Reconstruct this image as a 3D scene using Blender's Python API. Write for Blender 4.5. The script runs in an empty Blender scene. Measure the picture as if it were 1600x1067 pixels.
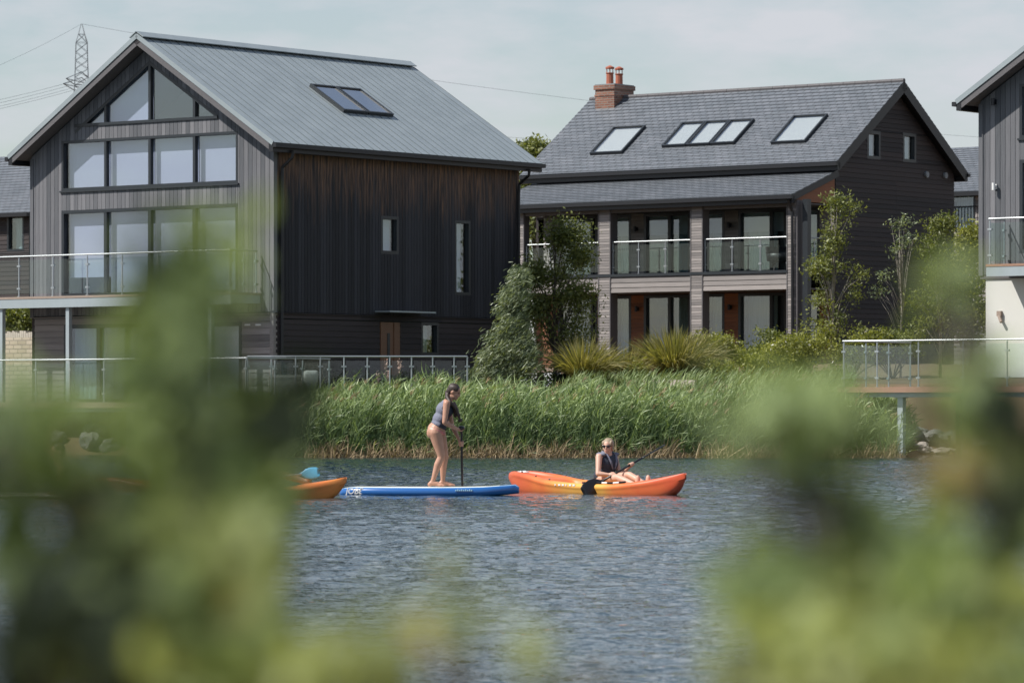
import bpy, bmesh, math, random
import numpy as np
from mathutils import Vector, Matrix, noise as mnoise
random.seed(7); rng = np.random.default_rng(7)
R = math.radians
S = bpy.context.scene
# ------------------------------------------------------------ camera
FPX, CX, HZ, CAMZ = 6076.0, 800.0, 630.0, 1.31      # focal length in photo pixels, centre column, horizon row, eye height
cam_d = bpy.data.cameras.new('camera'); cam = bpy.data.objects.new('camera', cam_d)
S.collection.objects.link(cam); S.camera = cam
cam.location = (0, 0, CAMZ); cam.rotation_euler = (R(90), 0, 0)
cam_d.sensor_width = 36; cam_d.lens = FPX/1600*36
cam_d.shift_y = (HZ-533.5)/1600
cam_d.clip_start = 0.1; cam_d.clip_end = 4000
cam_d.dof.use_dof = True; cam_d.dof.focus_distance = 60; cam_d.dof.aperture_fstop = cam_d.lens/1000/0.0175
cam_d.dof.aperture_blades = 0
# ------------------------------------------------------------ world, sun, exposure
SUN_DIR = Vector((-0.96, -0.28, 1.16)).normalized()      # towards the sun: from the left, about 45 degrees up
SUN_EL = math.asin(SUN_DIR.z)
SUN_ROT = math.atan2(SUN_DIR.x, SUN_DIR.y)
W = bpy.data.worlds.new('World'); S.world = W; W.use_nodes = True
wn = W.node_tree; wn.nodes.clear()
def N(nt, t, **kw):
    n = nt.nodes.new(t)
    for k, v in kw.items():
        if k in n.inputs.keys(): n.inputs[k].default_value = v
        else: setattr(n, k, v)
    return n
wo = N(wn, 'ShaderNodeOutputWorld'); bg = N(wn, 'ShaderNodeBackground', Strength=0.082)
sky = N(wn, 'ShaderNodeTexSky', sky_type='NISHITA', sun_disc=False, sun_elevation=SUN_EL, sun_rotation=SUN_ROT,
        air_density=1.15, dust_density=0.35, ozone_density=2.2)
tc = N(wn, 'ShaderNodeTexCoord'); mp = N(wn, 'ShaderNodeMapping'); mp.inputs['Scale'].default_value = (14, 14, 44)
nz = N(wn, 'ShaderNodeTexNoise', Scale=1.0, Detail=6.0, Roughness=0.55)
cr = N(wn, 'ShaderNodeValToRGB'); cr.color_ramp.elements[0].position = .40; cr.color_ramp.elements[1].position = .60
cr.color_ramp.elements[0].color = (.35,)*3+(1,); cr.color_ramp.elements[1].color = (1.0,)*3+(1,)
mx = N(wn, 'ShaderNodeMix', data_type='RGBA'); mx.inputs['B'].default_value = (6.2, 6.45, 6.9, 1)
L = wn.links.new
L(tc.outputs['Generated'], mp.inputs['Vector']); L(mp.outputs[0], nz.inputs['Vector']); L(nz.outputs['Fac'], cr.inputs[0])
sxyz = N(wn, 'ShaderNodeSeparateXYZ'); L(tc.outputs['Generated'], sxyz.inputs[0])
mrz = N(wn, 'ShaderNodeMapRange'); mrz.inputs['From Min'].default_value = .14; mrz.inputs['From Max'].default_value = .6; mrz.inputs['To Min'].default_value = 1; mrz.inputs['To Max'].default_value = .35
L(sxyz.outputs['Z'], mrz.inputs['Value']); mu = N(wn, 'ShaderNodeMath', operation='MULTIPLY'); L(cr.outputs[0], mu.inputs[0]); L(mrz.outputs[0], mu.inputs[1])
L(mu.outputs[0], mx.inputs['Factor']); L(sky.outputs[0], mx.inputs['A'])
L(mx.outputs['Result'], bg.inputs['Color']); L(bg.outputs[0], wo.inputs[0])
sl = bpy.data.lights.new('sun', 'SUN'); sl.energy = 4.6; sl.angle = R(.55); sl.color = (1, .955, .89)
so = bpy.data.objects.new('sun', sl); S.collection.objects.link(so)
so.rotation_euler = SUN_DIR.to_track_quat('Z', 'Y').to_euler()
S.view_settings.view_transform = 'Standard'; S.view_settings.look = 'None'
S.view_settings.exposure = 0.34; S.view_settings.gamma = 1
S.render.engine = 'CYCLES'
S.cycles.use_denoising = True
try: S.cycles.denoiser = 'OPENIMAGEDENOISE'
except Exception: pass
S.cycles.max_bounces = 7; S.cycles.transparent_max_bounces = 14; S.cycles.caustics_reflective = False; S.cycles.caustics_refractive = False
S.cycles.sample_clamp_indirect = 4

# ------------------------------------------------------------ picture-to-place measuring helpers
def at(px, py, D): return Vector(((px-CX)/FPX*D, D, CAMZ-(py-HZ)/FPX*D))
def ray(px, py): return Vector(((px-CX)/FPX, 1, -(py-HZ)/FPX))
def hit(px, py, P0, Nn):
    d = ray(px, py); o = Vector((0, 0, CAMZ))
    return o + d*((P0-o).dot(Nn)/d.dot(Nn))

# ------------------------------------------------------------ mesh builder
ORG = {}
class Fr:                                  # a right-handed local frame
    def __init__(s, o, x, y, z=(0, 0, 1)): s.o = Vector(o); s.x = Vector(x).normalized(); s.y = Vector(y).normalized(); s.z = Vector(z).normalized()
    def p(s, a, b, c): return s.o + s.x*a + s.y*b + s.z*c
    def loc(s, P): d = P-s.o; return d.dot(s.x), d.dot(s.y), d.dot(s.z)
WF = Fr((0, 0, 0), (1, 0, 0), (0, 1, 0))
class MB:
    def __init__(s): s.v = []; s.f = []; s.t = []; s.m = []
    def poly(s, pts, tone=.5, m=0):
        i = len(s.v); s.v += [tuple(p) for p in pts]; s.t += [tone]*len(pts); s.f.append(tuple(range(i, i+len(pts)))); s.m.append(m)
    def prism(s, front, back, tone=.5, m=0):           # two matching polygons
        i = len(s.v); n = len(front); s.v += [tuple(p) for p in front]+[tuple(p) for p in back]; s.t += [tone]*(2*n)
        s.f.append(tuple(range(i, i+n))); s.f.append(tuple(range(i+2*n-1, i+n-1, -1)))
        for k in range(n): s.f.append((i+k, i+n+k, i+n+(k+1) % n, i+(k+1) % n))
        s.m += [m]*(n+2)
    def box(s, F, x0, x1, y0, y1, z0, z1, tone=.5, m=0):
        s.prism([F.p(x0, y0, z0), F.p(x1, y0, z0), F.p(x1, y0, z1), F.p(x0, y0, z1)],
                [F.p(x0, y1, z0), F.p(x1, y1, z0), F.p(x1, y1, z1), F.p(x0, y1, z1)], tone, m)
    def tube(s, pts, rad, n=8, tone=.5, m=0, cap=True):
        pts = [Vector(p) for p in pts]
        if not hasattr(rad, '__len__'): rad = [rad]*len(pts)
        i0 = len(s.v); up = None
        for k, p in enumerate(pts):
            d = (pts[min(k+1, len(pts)-1)]-pts[max(k-1, 0)]).normalized()
            if up is None: up = d.orthogonal().normalized()
            a = (up-d*up.dot(d))
            a = a.normalized() if a.length > 1e-5 else d.orthogonal().normalized()
            up = a; b = d.cross(a)
            for j in range(n):
                w = 2*math.pi*j/n; q = p+(a*math.cos(w)+b*math.sin(w))*rad[k]
                s.v.append(tuple(q)); s.t.append(tone)
        for k in range(len(pts)-1):
            for j in range(n):
                s.f.append((i0+k*n+j, i0+k*n+(j+1) % n, i0+(k+1)*n+(j+1) % n, i0+(k+1)*n+j)); s.m.append(m)
        if cap:
            s.f.append(tuple(i0+j for j in range(n-1, -1, -1))); s.m.append(m)
            s.f.append(tuple(i0+(len(pts)-1)*n+j for j in range(n))); s.m.append(m)
    def rings(s, rs, tone=.5, m=0, close=True, cap=True):    # list of rings of equal length
        i0 = len(s.v); n = len(rs[0])
        for r in rs: s.v += [tuple(p) for p in r]; s.t += [tone]*n
        for k in range(len(rs)-1):
            for j in range(n if close else n-1):
                s.f.append((i0+k*n+j, i0+k*n+(j+1) % n, i0+(k+1)*n+(j+1) % n, i0+(k+1)*n+j)); s.m.append(m)
        if cap:
            s.f.append(tuple(i0+j for j in range(n-1, -1, -1))); s.m.append(m)
            s.f.append(tuple(i0+(len(rs)-1)*n+j for j in range(n))); s.m.append(m)
    def ell(s, c, r, seg=14, tone=.5, m=0, F=None):
        c = Vector(c); F = F or WF; rs = []
        for k in range(1, seg//2):
            th = math.pi*k/(seg//2); rs.append([c+F.x*(r[0]*math.sin(th)*math.cos(2*math.pi*j/seg))+F.y*(r[1]*math.sin(th)*math.sin(2*math.pi*j/seg))+F.z*(r[2]*math.cos(th)) for j in range(seg)])
        s.rings(rs, tone, m)
    def build(s, name, mats, parent=None, smooth=False):
        if not isinstance(mats, (list, tuple)): mats = [mats]
        me = bpy.data.meshes.new(name); org = ORG.get(parent.name, Vector()) if parent else Vector()
        me.from_pydata([(x-org.x, y-org.y, z-org.z) for x, y, z in s.v], [], s.f)
        for mm in mats: me.materials.append(mm)
        if len(mats) > 1: me.polygons.foreach_set('material_index', s.m)
        a = me.attributes.new('tone', 'FLOAT', 'POINT'); a.data.foreach_set('value', s.t)
        if smooth: me.polygons.foreach_set('use_smooth', [True]*len(me.polygons))
        bm = bmesh.new(); bm.from_mesh(me); bmesh.ops.recalc_face_normals(bm, faces=bm.faces); bm.to_mesh(me); bm.free()
        me.update()
        o = bpy.data.objects.new(name, me); S.collection.objects.link(o)
        if parent: o.parent = parent
        ORG[o.name] = org
        return o
def np_mesh(name, V, F, T, mat, parent=None, smooth=False):     # V (n,3), F (m,4) quads, T (n,)
    me = bpy.data.meshes.new(name); org = ORG.get(parent.name, Vector()) if parent else Vector()
    V = V-np.array(org)
    me.vertices.add(len(V)); me.vertices.foreach_set('co', V.astype(np.float32).ravel())
    me.loops.add(F.size); me.loops.foreach_set('vertex_index', F.astype(np.int32).ravel())
    k = F.shape[1]; me.polygons.add(len(F)); me.polygons.foreach_set('loop_start', np.arange(0, F.size, k, dtype=np.int32))
    a = me.attributes.new('tone', 'FLOAT', 'POINT'); a.data.foreach_set('value', T.astype(np.float32))
    me.materials.append(mat)
    if smooth: me.polygons.foreach_set('use_smooth', np.ones(len(F), bool))
    me.update(calc_edges=True)
    o = bpy.data.objects.new(name, me); S.collection.objects.link(o)
    if parent: o.parent = parent
    ORG[o.name] = org
    return o
def tag(o, label=None, cat=None, group=None, kind=None):
    for k, v in (('label', label), ('category', cat), ('group', group), ('kind', kind)):
        if v: o[k] = v
    return o
def thing(name, loc, label, cat, group=None):
    o = bpy.data.objects.new(name, None); S.collection.objects.link(o); o.location = loc; o.empty_display_size = .3
    ORG[o.name] = Vector(loc); return tag(o, label, cat, group)
def dup(o, loc, label=None, group=None, parent=None):
    c = o.copy(); S.collection.objects.link(c)
    if parent is None: c.location = loc
    else: c.parent = parent
    if label: c['label'] = label
    if group: c['group'] = group
    for ch in list(o.children): dup(ch, None, parent=c)
    return c

# ------------------------------------------------------------ materials
def mat(name, base=(.5, .5, .5), rough=.6, metal=0, spec=.5, bump=0, bscale=20, var=0, stretch=(1, 1, 1), tone=0, alt=None, coat=0, trans=0, detail=4):
    """principled; var = noise variation, tone = strength of the per-piece 'tone' attribute between base and alt"""
    m = bpy.data.materials.new(name); m.use_nodes = True; nt = m.node_tree; b = nt.nodes['Principled BSDF']; K = nt.links.new
    b.inputs['Roughness'].default_value = rough; b.inputs['Metallic'].default_value = metal
    b.inputs['Specular IOR Level'].default_value = spec; b.inputs['Coat Weight'].default_value = coat
    b.inputs['Base Color'].default_value = (*base, 1)
    if alt is None: alt = tuple(min(1, c*1.9) for c in base)
    if var or tone or bump:
        t = N(nt, 'ShaderNodeTexCoord'); mpn = N(nt, 'ShaderNodeMapping'); mpn.inputs['Scale'].default_value = stretch
        n = N(nt, 'ShaderNodeTexNoise', Scale=bscale, Detail=float(detail), Roughness=.6)
        K(t.outputs['Object'], mpn.inputs['Vector']); K(mpn.outputs[0], n.inputs['Vector'])
        at_ = N(nt, 'ShaderNodeAttribute', attribute_name='tone')
        a = N(nt, 'ShaderNodeMath', operation='MULTIPLY_ADD'); a.inputs[1].default_value = var; a.inputs[2].default_value = .5-.5*var-.5*tone
        K(n.outputs['Fac'], a.inputs[0])
        c = N(nt, 'ShaderNodeMath', operation='MULTIPLY_ADD'); c.inputs[1].default_value = tone
        K(at_.outputs['Fac'], c.inputs[0]); K(a.outputs[0], c.inputs[2]); c.use_clamp = True
        mixn = N(nt, 'ShaderNodeMix', data_type='RGBA'); mixn.inputs['A'].default_value = (*base, 1); mixn.inputs['B'].default_value = (*alt, 1)
        K(c.outputs[0], mixn.inputs['Factor']); K(mixn.outputs['Result'], b.inputs['Base Color'])
        if bump:
            bp = N(nt, 'ShaderNodeBump', Strength=bump, Distance=.02); K(n.outputs['Fac'], bp.inputs['Height']); K(bp.outputs[0], b.inputs['Normal'])
    if trans:
        tr = N(nt, 'ShaderNodeBsdfTranslucent'); ms = N(nt, 'ShaderNodeMixShader'); ms.inputs[0].default_value = trans
        src = b.inputs['Base Color'].links[0].from_socket if b.inputs['Base Color'].links else None
        hs = N(nt, 'ShaderNodeMix', data_type='RGBA', blend_type='MULTIPLY'); hs.inputs['Factor'].default_value = 1; hs.inputs['B'].default_value = (1.5, 1.5, .55, 1)
        if src: K(src, hs.inputs['A'])
        else: hs.inputs['A'].default_value = (*base, 1)
        K(hs.outputs['Result'], tr.inputs['Color'])
        K(b.outputs[0], ms.inputs[1]); K(tr.outputs[0], ms.inputs[2]); K(ms.outputs[0], nt.nodes['Material Output'].inputs[0])
    return m
def glass_mat(name, tint, refl, rough=.0):
    m = bpy.data.materials.new(name); m.use_nodes = True; nt = m.node_tree; nt.nodes.clear(); K = nt.links.new
    o = N(nt, 'ShaderNodeOutputMaterial'); tr = N(nt, 'ShaderNodeBsdfTransparent'); tr.inputs[0].default_value = (*tint, 1)
    g = N(nt, 'ShaderNodeBsdfGlossy'); g.inputs['Roughness'].default_value = rough; g.inputs['Color'].default_value = (.95, .97, 1, 1)
    lw = N(nt, 'ShaderNodeLayerWeight', Blend=.5); fr = N(nt, 'ShaderNodeMath', operation='POWER'); fr.inputs[1].default_value = 4; K(lw.outputs['Facing'], fr.inputs[0])
    ad = N(nt, 'ShaderNodeMath', operation='ADD'); ad.inputs[1].default_value = refl; ad.use_clamp = True
    mxs = N(nt, 'ShaderNodeMixShader'); K(fr.outputs[0], ad.inputs[0]); K(ad.outputs[0], mxs.inputs[0]); K(tr.outputs[0], mxs.inputs[1]); K(g.outputs[0], mxs.inputs[2])
    K(mxs.outputs[0], o.inputs[0]); return m
M = {}
M['wood_v'] = mat('weathered grey boards', (.068, .074, .084), .75, var=.9, tone=.75, alt=(.205, .202, .215), bscale=1.6, stretch=(26, 26, 1.1), bump=.25, detail=6)
M['wood_h'] = mat('weathered grey lap boards', (.12, .112, .11), .75, var=.9, tone=.7, alt=(.33, .30, .285), bscale=1.6, stretch=(1.1, 1.1, 30), bump=.25, detail=6)
M['dark_h'] = mat('dark stained lap boards', (.007, .007, .010), .7, var=.8, tone=.6, alt=(.046, .033, .031), bscale=1.6, stretch=(1.0, 1.0, 24), bump=.3, detail=6)
M['cedar'] = mat('unweathered cedar boards', (.12, .045, .02), .65, var=.8, tone=.7, alt=(.33, .13, .06), bscale=1.6, stretch=(1.2, 1.2, 26), bump=.2)
M['dark_v'] = mat('dark stained upright boards', (.006, .007, .011), .7, var=1.2, tone=.8, alt=(.034, .036, .046), bscale=1.5, stretch=(24, 24, 1.0), bump=.3, detail=6)
def stain_top(m, z0, z1):                      # boards under the eaves kept their brown colour: a wavering band of unweathered timber
    nt = m.node_tree; K = nt.links.new; b = nt.nodes['Principled BSDF']; src = b.inputs['Base Color'].links[0].from_socket
    t = N(nt, 'ShaderNodeTexCoord'); sp = N(nt, 'ShaderNodeSeparateXYZ'); K(t.outputs['Object'], sp.inputs[0])
    mpn = N(nt, 'ShaderNodeMapping'); mpn.inputs['Scale'].default_value = (6, 6, .45); K(t.outputs['Object'], mpn.inputs['Vector'])
    n = N(nt, 'ShaderNodeTexNoise', Scale=1.3, Detail=5.0); K(mpn.outputs[0], n.inputs['Vector'])
    a = N(nt, 'ShaderNodeMath', operation='MULTIPLY_ADD'); a.inputs[1].default_value = 3.2; K(n.outputs['Fac'], a.inputs[0]); K(sp.outputs['Z'], a.inputs[2])
    mr = N(nt, 'ShaderNodeMapRange'); mr.inputs['From Min'].default_value = z0+1.6; mr.inputs['From Max'].default_value = z1+1.6; K(a.outputs[0], mr.inputs['Value'])
    n2 = N(nt, 'ShaderNodeTexNoise', Scale=2.5, Detail=4.0); mp2 = N(nt, 'ShaderNodeMapping'); mp2.inputs['Scale'].default_value = (9, 9, .7)
    K(t.outputs['Object'], mp2.inputs['Vector']); K(mp2.outputs[0], n2.inputs['Vector'])
    rr = N(nt, 'ShaderNodeValToRGB'); rr.color_ramp.elements[0].position = .35; rr.color_ramp.elements[0].color = (.04, .028, .025, 1); rr.color_ramp.elements[1].position = .72; rr.color_ramp.elements[1].color = (.30, .16, .09, 1)
    K(n2.outputs['Fac'], rr.inputs[0])
    mm = N(nt, 'ShaderNodeMix', data_type='RGBA'); K(mr.outputs[0], mm.inputs['Factor']); K(src, mm.inputs['A']); K(rr.outputs[0], mm.inputs['B'])
    K(mm.outputs['Result'], b.inputs['Base Color'])
stain_top(M['dark_v'], 5.2, 6.9)
M['barge'] = mat('grey timber fascia', (.05, .05, .055), .75, var=.9, bscale=6, alt=(.17, .16, .165), stretch=(3, 3, 14), bump=.2)
M['zinc'] = mat('pre weathered zinc', (.23, .27, .285), .45, metal=.3, var=.9, tone=.2, alt=(.43, .48, .495), bscale=1.6, stretch=(1, 1, 1), detail=7, bump=.05)
M['seam'] = mat('zinc seam shadow edge', (.13, .155, .165), .5, metal=.3)
M['frame'] = mat('dark grey window frame', (.022, .027, .032), .4)
M['frame_wood'] = mat('timber door frame', (.13, .065, .035), .5, var=.6, bscale=8, stretch=(4, 4, .5))
M['black'] = mat('black gutter metal', (.010, .011, .014), .45)
M['steel'] = mat('brushed stainless rail', (.42, .45, .46), .5, metal=.85)
M['galv'] = mat('galvanised steel beam', (.30, .35, .37), .5, metal=.3, var=.6, bscale=5, alt=(.42, .47, .49))
M['deck'] = mat('deck boards', (.20, .15, .12), .75, var=.8, bscale=5, alt=(.42, .33, .27), stretch=(2, 2, 12), bump=.2)
M['deck_red'] = mat('warm deck edge board', (.24, .12, .075), .7, var=.8, bscale=4, alt=(.40, .25, .18), stretch=(2, 2, 12), bump=.2)
M['glass'] = glass_mat('window glass', (.80, .86, .88), .10)
M['glass_hi'] = glass_mat('sky reflecting window glass', (.84, .87, .92), .13)
M['glass_sky2'] = glass_mat('white blind rooflight glass', (.95, .96, .95), .16, .02)
M['glass_sky'] = glass_mat('rooflight glass', (.5, .55, .56), .42, .02)
M['glass_rail'] = glass_mat('balustrade glass', (.91, .955, .945), .03)
M['blind'] = mat('pale roller blind', (.70, .72, .80), .9, var=.25, bscale=1.2, alt=(.76, .77, .83))
M['slat'] = mat('slatted white blind', (.66, .70, .72), .8, var=.3, bscale=3, stretch=(.3, .3, 12), alt=(.8, .82, .82))
M['curtain'] = mat('pale curtain', (.34, .45, .46), .9, var=.8, bscale=2, stretch=(9, 9, .2), alt=(.58, .70, .70))
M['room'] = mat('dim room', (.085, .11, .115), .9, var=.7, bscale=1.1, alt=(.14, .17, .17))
M['render'] = mat('white render', (.56, .56, .52), .85, var=.5, bscale=2, alt=(.66, .66, .61))
M['terra'] = mat('terracotta', (.30, .085, .05), .7, var=.6, bscale=12, alt=(.42, .14, .08))
M['lead'] = mat('lead flashing', (.22, .24, .26), .5, metal=.2)
M['white'] = mat('white lamp housing', (.75, .75, .74), .5)
M['cloth'] = mat('pale cloth', (.52, .51, .48), .9, var=.5, bscale=8, bump=.2, alt=(.62, .6, .57))
M['rock'] = mat('grey lake rock', (.09, .095, .09), .85, var=.9, tone=.5, bscale=5, alt=(.25, .25, .23), bump=.6, detail=8)
M['rock_w'] = mat('pale limestone rock', (.34, .30, .25), .85, var=.9, bscale=6, alt=(.60, .56, .49), bump=.6, detail=8)
M['bark'] = mat('brown bark', (.05, .038, .03), .85, var=.8, bscale=30, alt=(.12, .10, .08), bump=.4)
M['birch'] = mat('pale birch bark', (.20, .17, .14), .8, var=.9, bscale=18, alt=(.40, .37, .32), stretch=(1, 1, .4), bump=.2)
M['leaf'] = mat('mid green leaves', (.06, .085, .022), .5, tone=1.0, alt=(.27, .29, .09), trans=.33)
M['leaf_dark'] = mat('dark green leaves', (.018, .030, .012), .5, tone=1.0, alt=(.062, .085, .03), trans=.2)
M['leaf_yel'] = mat('yellow green leaves', (.10, .12, .03), .5, tone=1.0, alt=(.38, .39, .10), trans=.38)
M['leaf_willow'] = mat('silvery willow leaves', (.06, .09, .045), .45, tone=1.0, alt=(.38, .43, .26), trans=.3)
M['reed'] = mat('reed leaves', (.065, .12, .035), .45, tone=1.0, alt=(.46, .56, .27), trans=.25)
M['reed_dry'] = mat('dry reed stalks', (.13, .085, .045), .7, tone=1.0, alt=(.52, .40, .24), trans=.15)
M['grass_orn'] = mat('ornamental grass', (.11, .13, .04), .6, tone=1.0, alt=(.38, .33, .14), trans=.38)
M['petal'] = mat('white petals', (.75, .72, .66), .7)
def slate(name, base, alt, sx=3.6, sy=4.9):
    m = mat(name, base, .5); nt = m.node_tree; K = nt.links.new; b = nt.nodes['Principled BSDF']
    uv = N(nt, 'ShaderNodeUVMap'); br = N(nt, 'ShaderNodeTexBrick', Scale=1.0); br.inputs['Mortar Size'].default_value = .012
    br.inputs['Brick Width'].default_value = 1/sx; br.inputs['Row Height'].default_value = 1/sy; br.inputs['Mortar Smooth'].default_value = .1
    br.inputs['Color1'].default_value = (*base, 1); br.inputs['Color2'].default_value = (*alt, 1); br.inputs['Mortar'].default_value = tuple(c*.3 for c in base)+(1,)
    n = N(nt, 'ShaderNodeTexNoise', Scale=1.2, Detail=6.0); mm = N(nt, 'ShaderNodeMix', data_type='RGBA', blend_type='MULTIPLY'); mm.inputs['Factor'].default_value = 1
    rr = N(nt, 'ShaderNodeValToRGB'); rr.color_ramp.elements[0].color = (.86, .86, .86, 1); rr.color_ramp.elements[1].color = (1.12, 1.1, 1.1, 1); rr.color_ramp.elements[0].position = .3; rr.color_ramp.elements[1].position = .7
    K(uv.outputs[0], br.inputs['Vector']); K(uv.outputs[0], n.inputs['Vector']); K(n.outputs['Fac'], rr.inputs[0]); K(br.outputs['Color'], mm.inputs['A']); K(rr.outputs[0], mm.inputs['B'])
    K(mm.outputs['Result'], b.inputs['Base Color'])
    bp = N(nt, 'ShaderNodeBump', Strength=.5, Distance=.02, invert=True); K(br.outputs['Fac'], bp.inputs['Height']); K(bp.outputs[0], b.inputs['Normal'])
    return m
M['slate'] = slate('grey slate', (.120, .136, .154), (.155, .170, .19))
M['brick'] = slate('red brick', (.15, .055, .035), (.27, .12, .075), 4.4, 13.0)
M['stone'] = slate('limestone blocks', (.42, .36, .27), (.55, .48, .38), 3.0, 8.0)
for k in ('brick', 'stone'):
    br = [n for n in M[k].node_tree.nodes if n.type == 'TEX_BRICK'][0]; br.inputs['Mortar'].default_value = (.22, .19, .16, 1)
def uv_frame(o, F, org):                       # UVs = distance along the frame's x and z (or slope) axes, dominant-axis box mapping
    me = o.data; uv = me.uv_layers.new(name='UVMap')
    for p in me.polygons:
        n = p.normal; ax = abs(n.dot(F.x)); ay = abs(n.dot(F.y)); az = abs(n.dot(F.z))
        for li in p.loop_indices:
            P = me.vertices[me.loops[li].vertex_index].co+org-F.o; a, b_, c = P.dot(F.x), P.dot(F.y), P.dot(F.z)
            uv.data[li].uv = (a, c) if ay >= ax and ay >= az else ((b_, c) if ax >= az else (a, b_))

# ------------------------------------------------------------ ground and water
EX = Vector((-.791, .612, 0)).normalized()     # along the gables, to the left and away
EN = Vector((-.612, -.791, 0)).normalized()    # out of the gables, towards the lake
EV = -EN
def sm(a, b, x): t = np.clip((x-a)/(b-a), 0, 1); return t*t*(3-2*t)
def ground_z(x, y):
    x = np.asarray(x, float); y = np.asarray(y, float)
    px = CX+x/np.maximum(y, 1)*FPX
    shore = 94.3+5.0*sm(1392, 1430, px)+(2.2+3.6*np.clip((400-px)/400, 0, 1.6))*(1-sm(330, 420, px))+.35*np.sin(x*1.7)+.2*np.sin(x*4.1)
    d = y-shore
    z = -.6+.6*sm(-3, 0, d)+.15*sm(0, .6, d)+1.02*sm(.4, 3.6, d)
    rise = sm(98.8, 104.5, y)*.78+sm(108, 118, y)*.52
    rise = rise*sm(840, 900, px) + sm(108, 120, y)*.5*(1-sm(840, 900, px))
    z = z+rise
    near = .35-.95*sm(3.2, 6.0, y)
    return np.where(y < 20, near-0*z, z)
def grid_obj(name, xs, ys, zf, m, kind):
    X, Y = np.meshgrid(xs, ys); Z = zf(X, Y); V = np.stack([X, Y, Z], -1).reshape(-1, 3); nx, ny = len(xs), len(ys)
    i = np.arange(nx-1)[None, :]+np.arange(ny-1)[:, None]*nx; F = np.stack([i, i+1, i+nx+1, i+nx], -1).reshape(-1, 4)
    o = np_mesh(name, V, F, rng.random(len(V)), m, smooth=True); tag(o, kind=kind); return o
M['soil'] = mat('dry bank earth', (.075, .052, .03), .9, var=1, bscale=1.5, alt=(.22, .15, .085), bump=.6, detail=9)
def terr(X, Y):
    Z = ground_z(X, Y)
    return np.where(Y < 92, -.9, Z+.05*np.sin(X*3.1)*np.sin(Y*2.3)*(Z > .05))
ys = np.concatenate([[-60, -6, 0, 3.2, 3.8, 4.6, 5.4, 6.0, 8, 30, 80, 92], np.arange(93, 122, .3), [125, 130, 150, 200, 400, 900, 2600]])
xs = np.concatenate([[-1500, -400, -120, -60, -35], np.arange(-22, 26, .4), [35, 60, 120, 400, 1500]])
def terr2(X, Y): return np.where(Y < 6.5, np.where(Y < 3.3, .35, .35-1.25*sm(3.2, 6, Y)), terr(X, Y))
g = grid_obj('ground', xs, ys, terr2, M['soil'], 'structure')
mw = bpy.data.materials.new('lake water'); mw.use_nodes = True; nt = mw.node_tree; b = nt.nodes['Principled BSDF']; K = nt.links.new
b.inputs['Base Color'].default_value = (.014, .040, .050, 1); b.inputs['Roughness'].default_value = .03; b.inputs['IOR'].default_value = 2.25
t = N(nt, 'ShaderNodeTexCoord'); hs = None
for sx, sy, st in ((9, 6, .026), (26, 17, .012)):
    mpn = N(nt, 'ShaderNodeMapping'); mpn.inputs['Scale'].default_value = (sx, sy, 1); mpn.inputs['Rotation'].default_value = (0, 0, R(9))
    n = N(nt, 'ShaderNodeTexNoise', Scale=1.0, Detail=2.0, Roughness=.5); K(t.outputs['Object'], mpn.inputs['Vector']); K(mpn.outputs[0], n.inputs['Vector'])
    bp = N(nt, 'ShaderNodeBump', Strength=1.0, Distance=st); K(n.outputs['Fac'], bp.inputs['Height'])
    if hs: K(hs, bp.inputs['Normal'])
    hs = bp.outputs[0]
K(hs, b.inputs['Normal'])
# real waves: a sum of many short wind waves; the mesh is finer where it is seen closer
cols_ = np.linspace(-260, 1860, 1150); yy_ = [15.5]
while yy_[-1] < 103: yy_.append(yy_[-1]+.045+.0011*max(0, yy_[-1]-20))
yy_ = np.array(yy_); Yg = np.repeat(yy_[:, None], len(cols_), 1); Xg = (cols_-CX)[None, :]/FPX*Yg
def waves(X, Y):
    Z = np.zeros_like(X); r_ = np.random.default_rng(3)
    for k in range(64):
        lam = float(np.exp(r_.uniform(np.log(.13), np.log(1.2)))); th = r_.normal(-1.15, .62); kk = 2*math.pi/lam; slope = .029*(1.35 if lam < .4 else .8)
        ph = (X*math.cos(th)+Y*math.sin(th))*kk+r_.uniform(0, 6.28); env = .65+.35*np.sin(X*r_.uniform(.2, .9)+Y*r_.uniform(.05, .4)+k)
        Z += slope/kk*np.sin(ph+.25*np.sin(ph))*env
    return Z
Zg = waves(Xg, Yg)
edge = np.minimum(1, np.minimum(np.arange(len(cols_)), np.arange(len(cols_))[::-1])/12)[None, :]; Zg = Zg*edge*np.clip((yy_-15.5)/1.5, 0, 1)[:, None]
gust = 1+.5*np.sin(Xg*.31+Yg*.09)*np.sin(Yg*.13+1)                 # gusts: rougher and calmer patches
calm = 1-.55*sm(88, 93.5, Yg); Zg = Zg*gust*calm
Vg = np.stack([Xg, Yg, Zg], -1).reshape(-1, 3); nx, ny = len(cols_), len(yy_)
i_ = np.arange(nx-1)[None, :]+np.arange(ny-1)[:, None]*nx; Fg = np.stack([i_, i_+1, i_+nx+1, i_+nx], -1).reshape(-1, 4)
# flat sheets round the waved part, joined edge to edge
xl0, xl1 = Xg[0, 0], Xg[-1, 0]; xr0, xr1 = Xg[0, -1], Xg[-1, -1]; y0_, y1_ = yy_[0], yy_[-1]; nb = len(Vg)
ex = np.array([(-400, 3, 0), (400, 3, 0), (400, y1_, 0), (-400, y1_, 0), (xl0, y0_, 0), (xr0, y0_, 0), (xr1, y1_, 0), (xl1, y1_, 0)], float)
Vg = np.concatenate([Vg, ex]); Fg = np.concatenate([Fg, np.array([[0, 1, 5, 4], [1, 2, 6, 5], [3, 0, 4, 7]])+nb])
water = np_mesh('water', Vg, Fg, np.zeros(len(Vg)), mw, smooth=True); tag(water, kind='structure')
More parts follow.
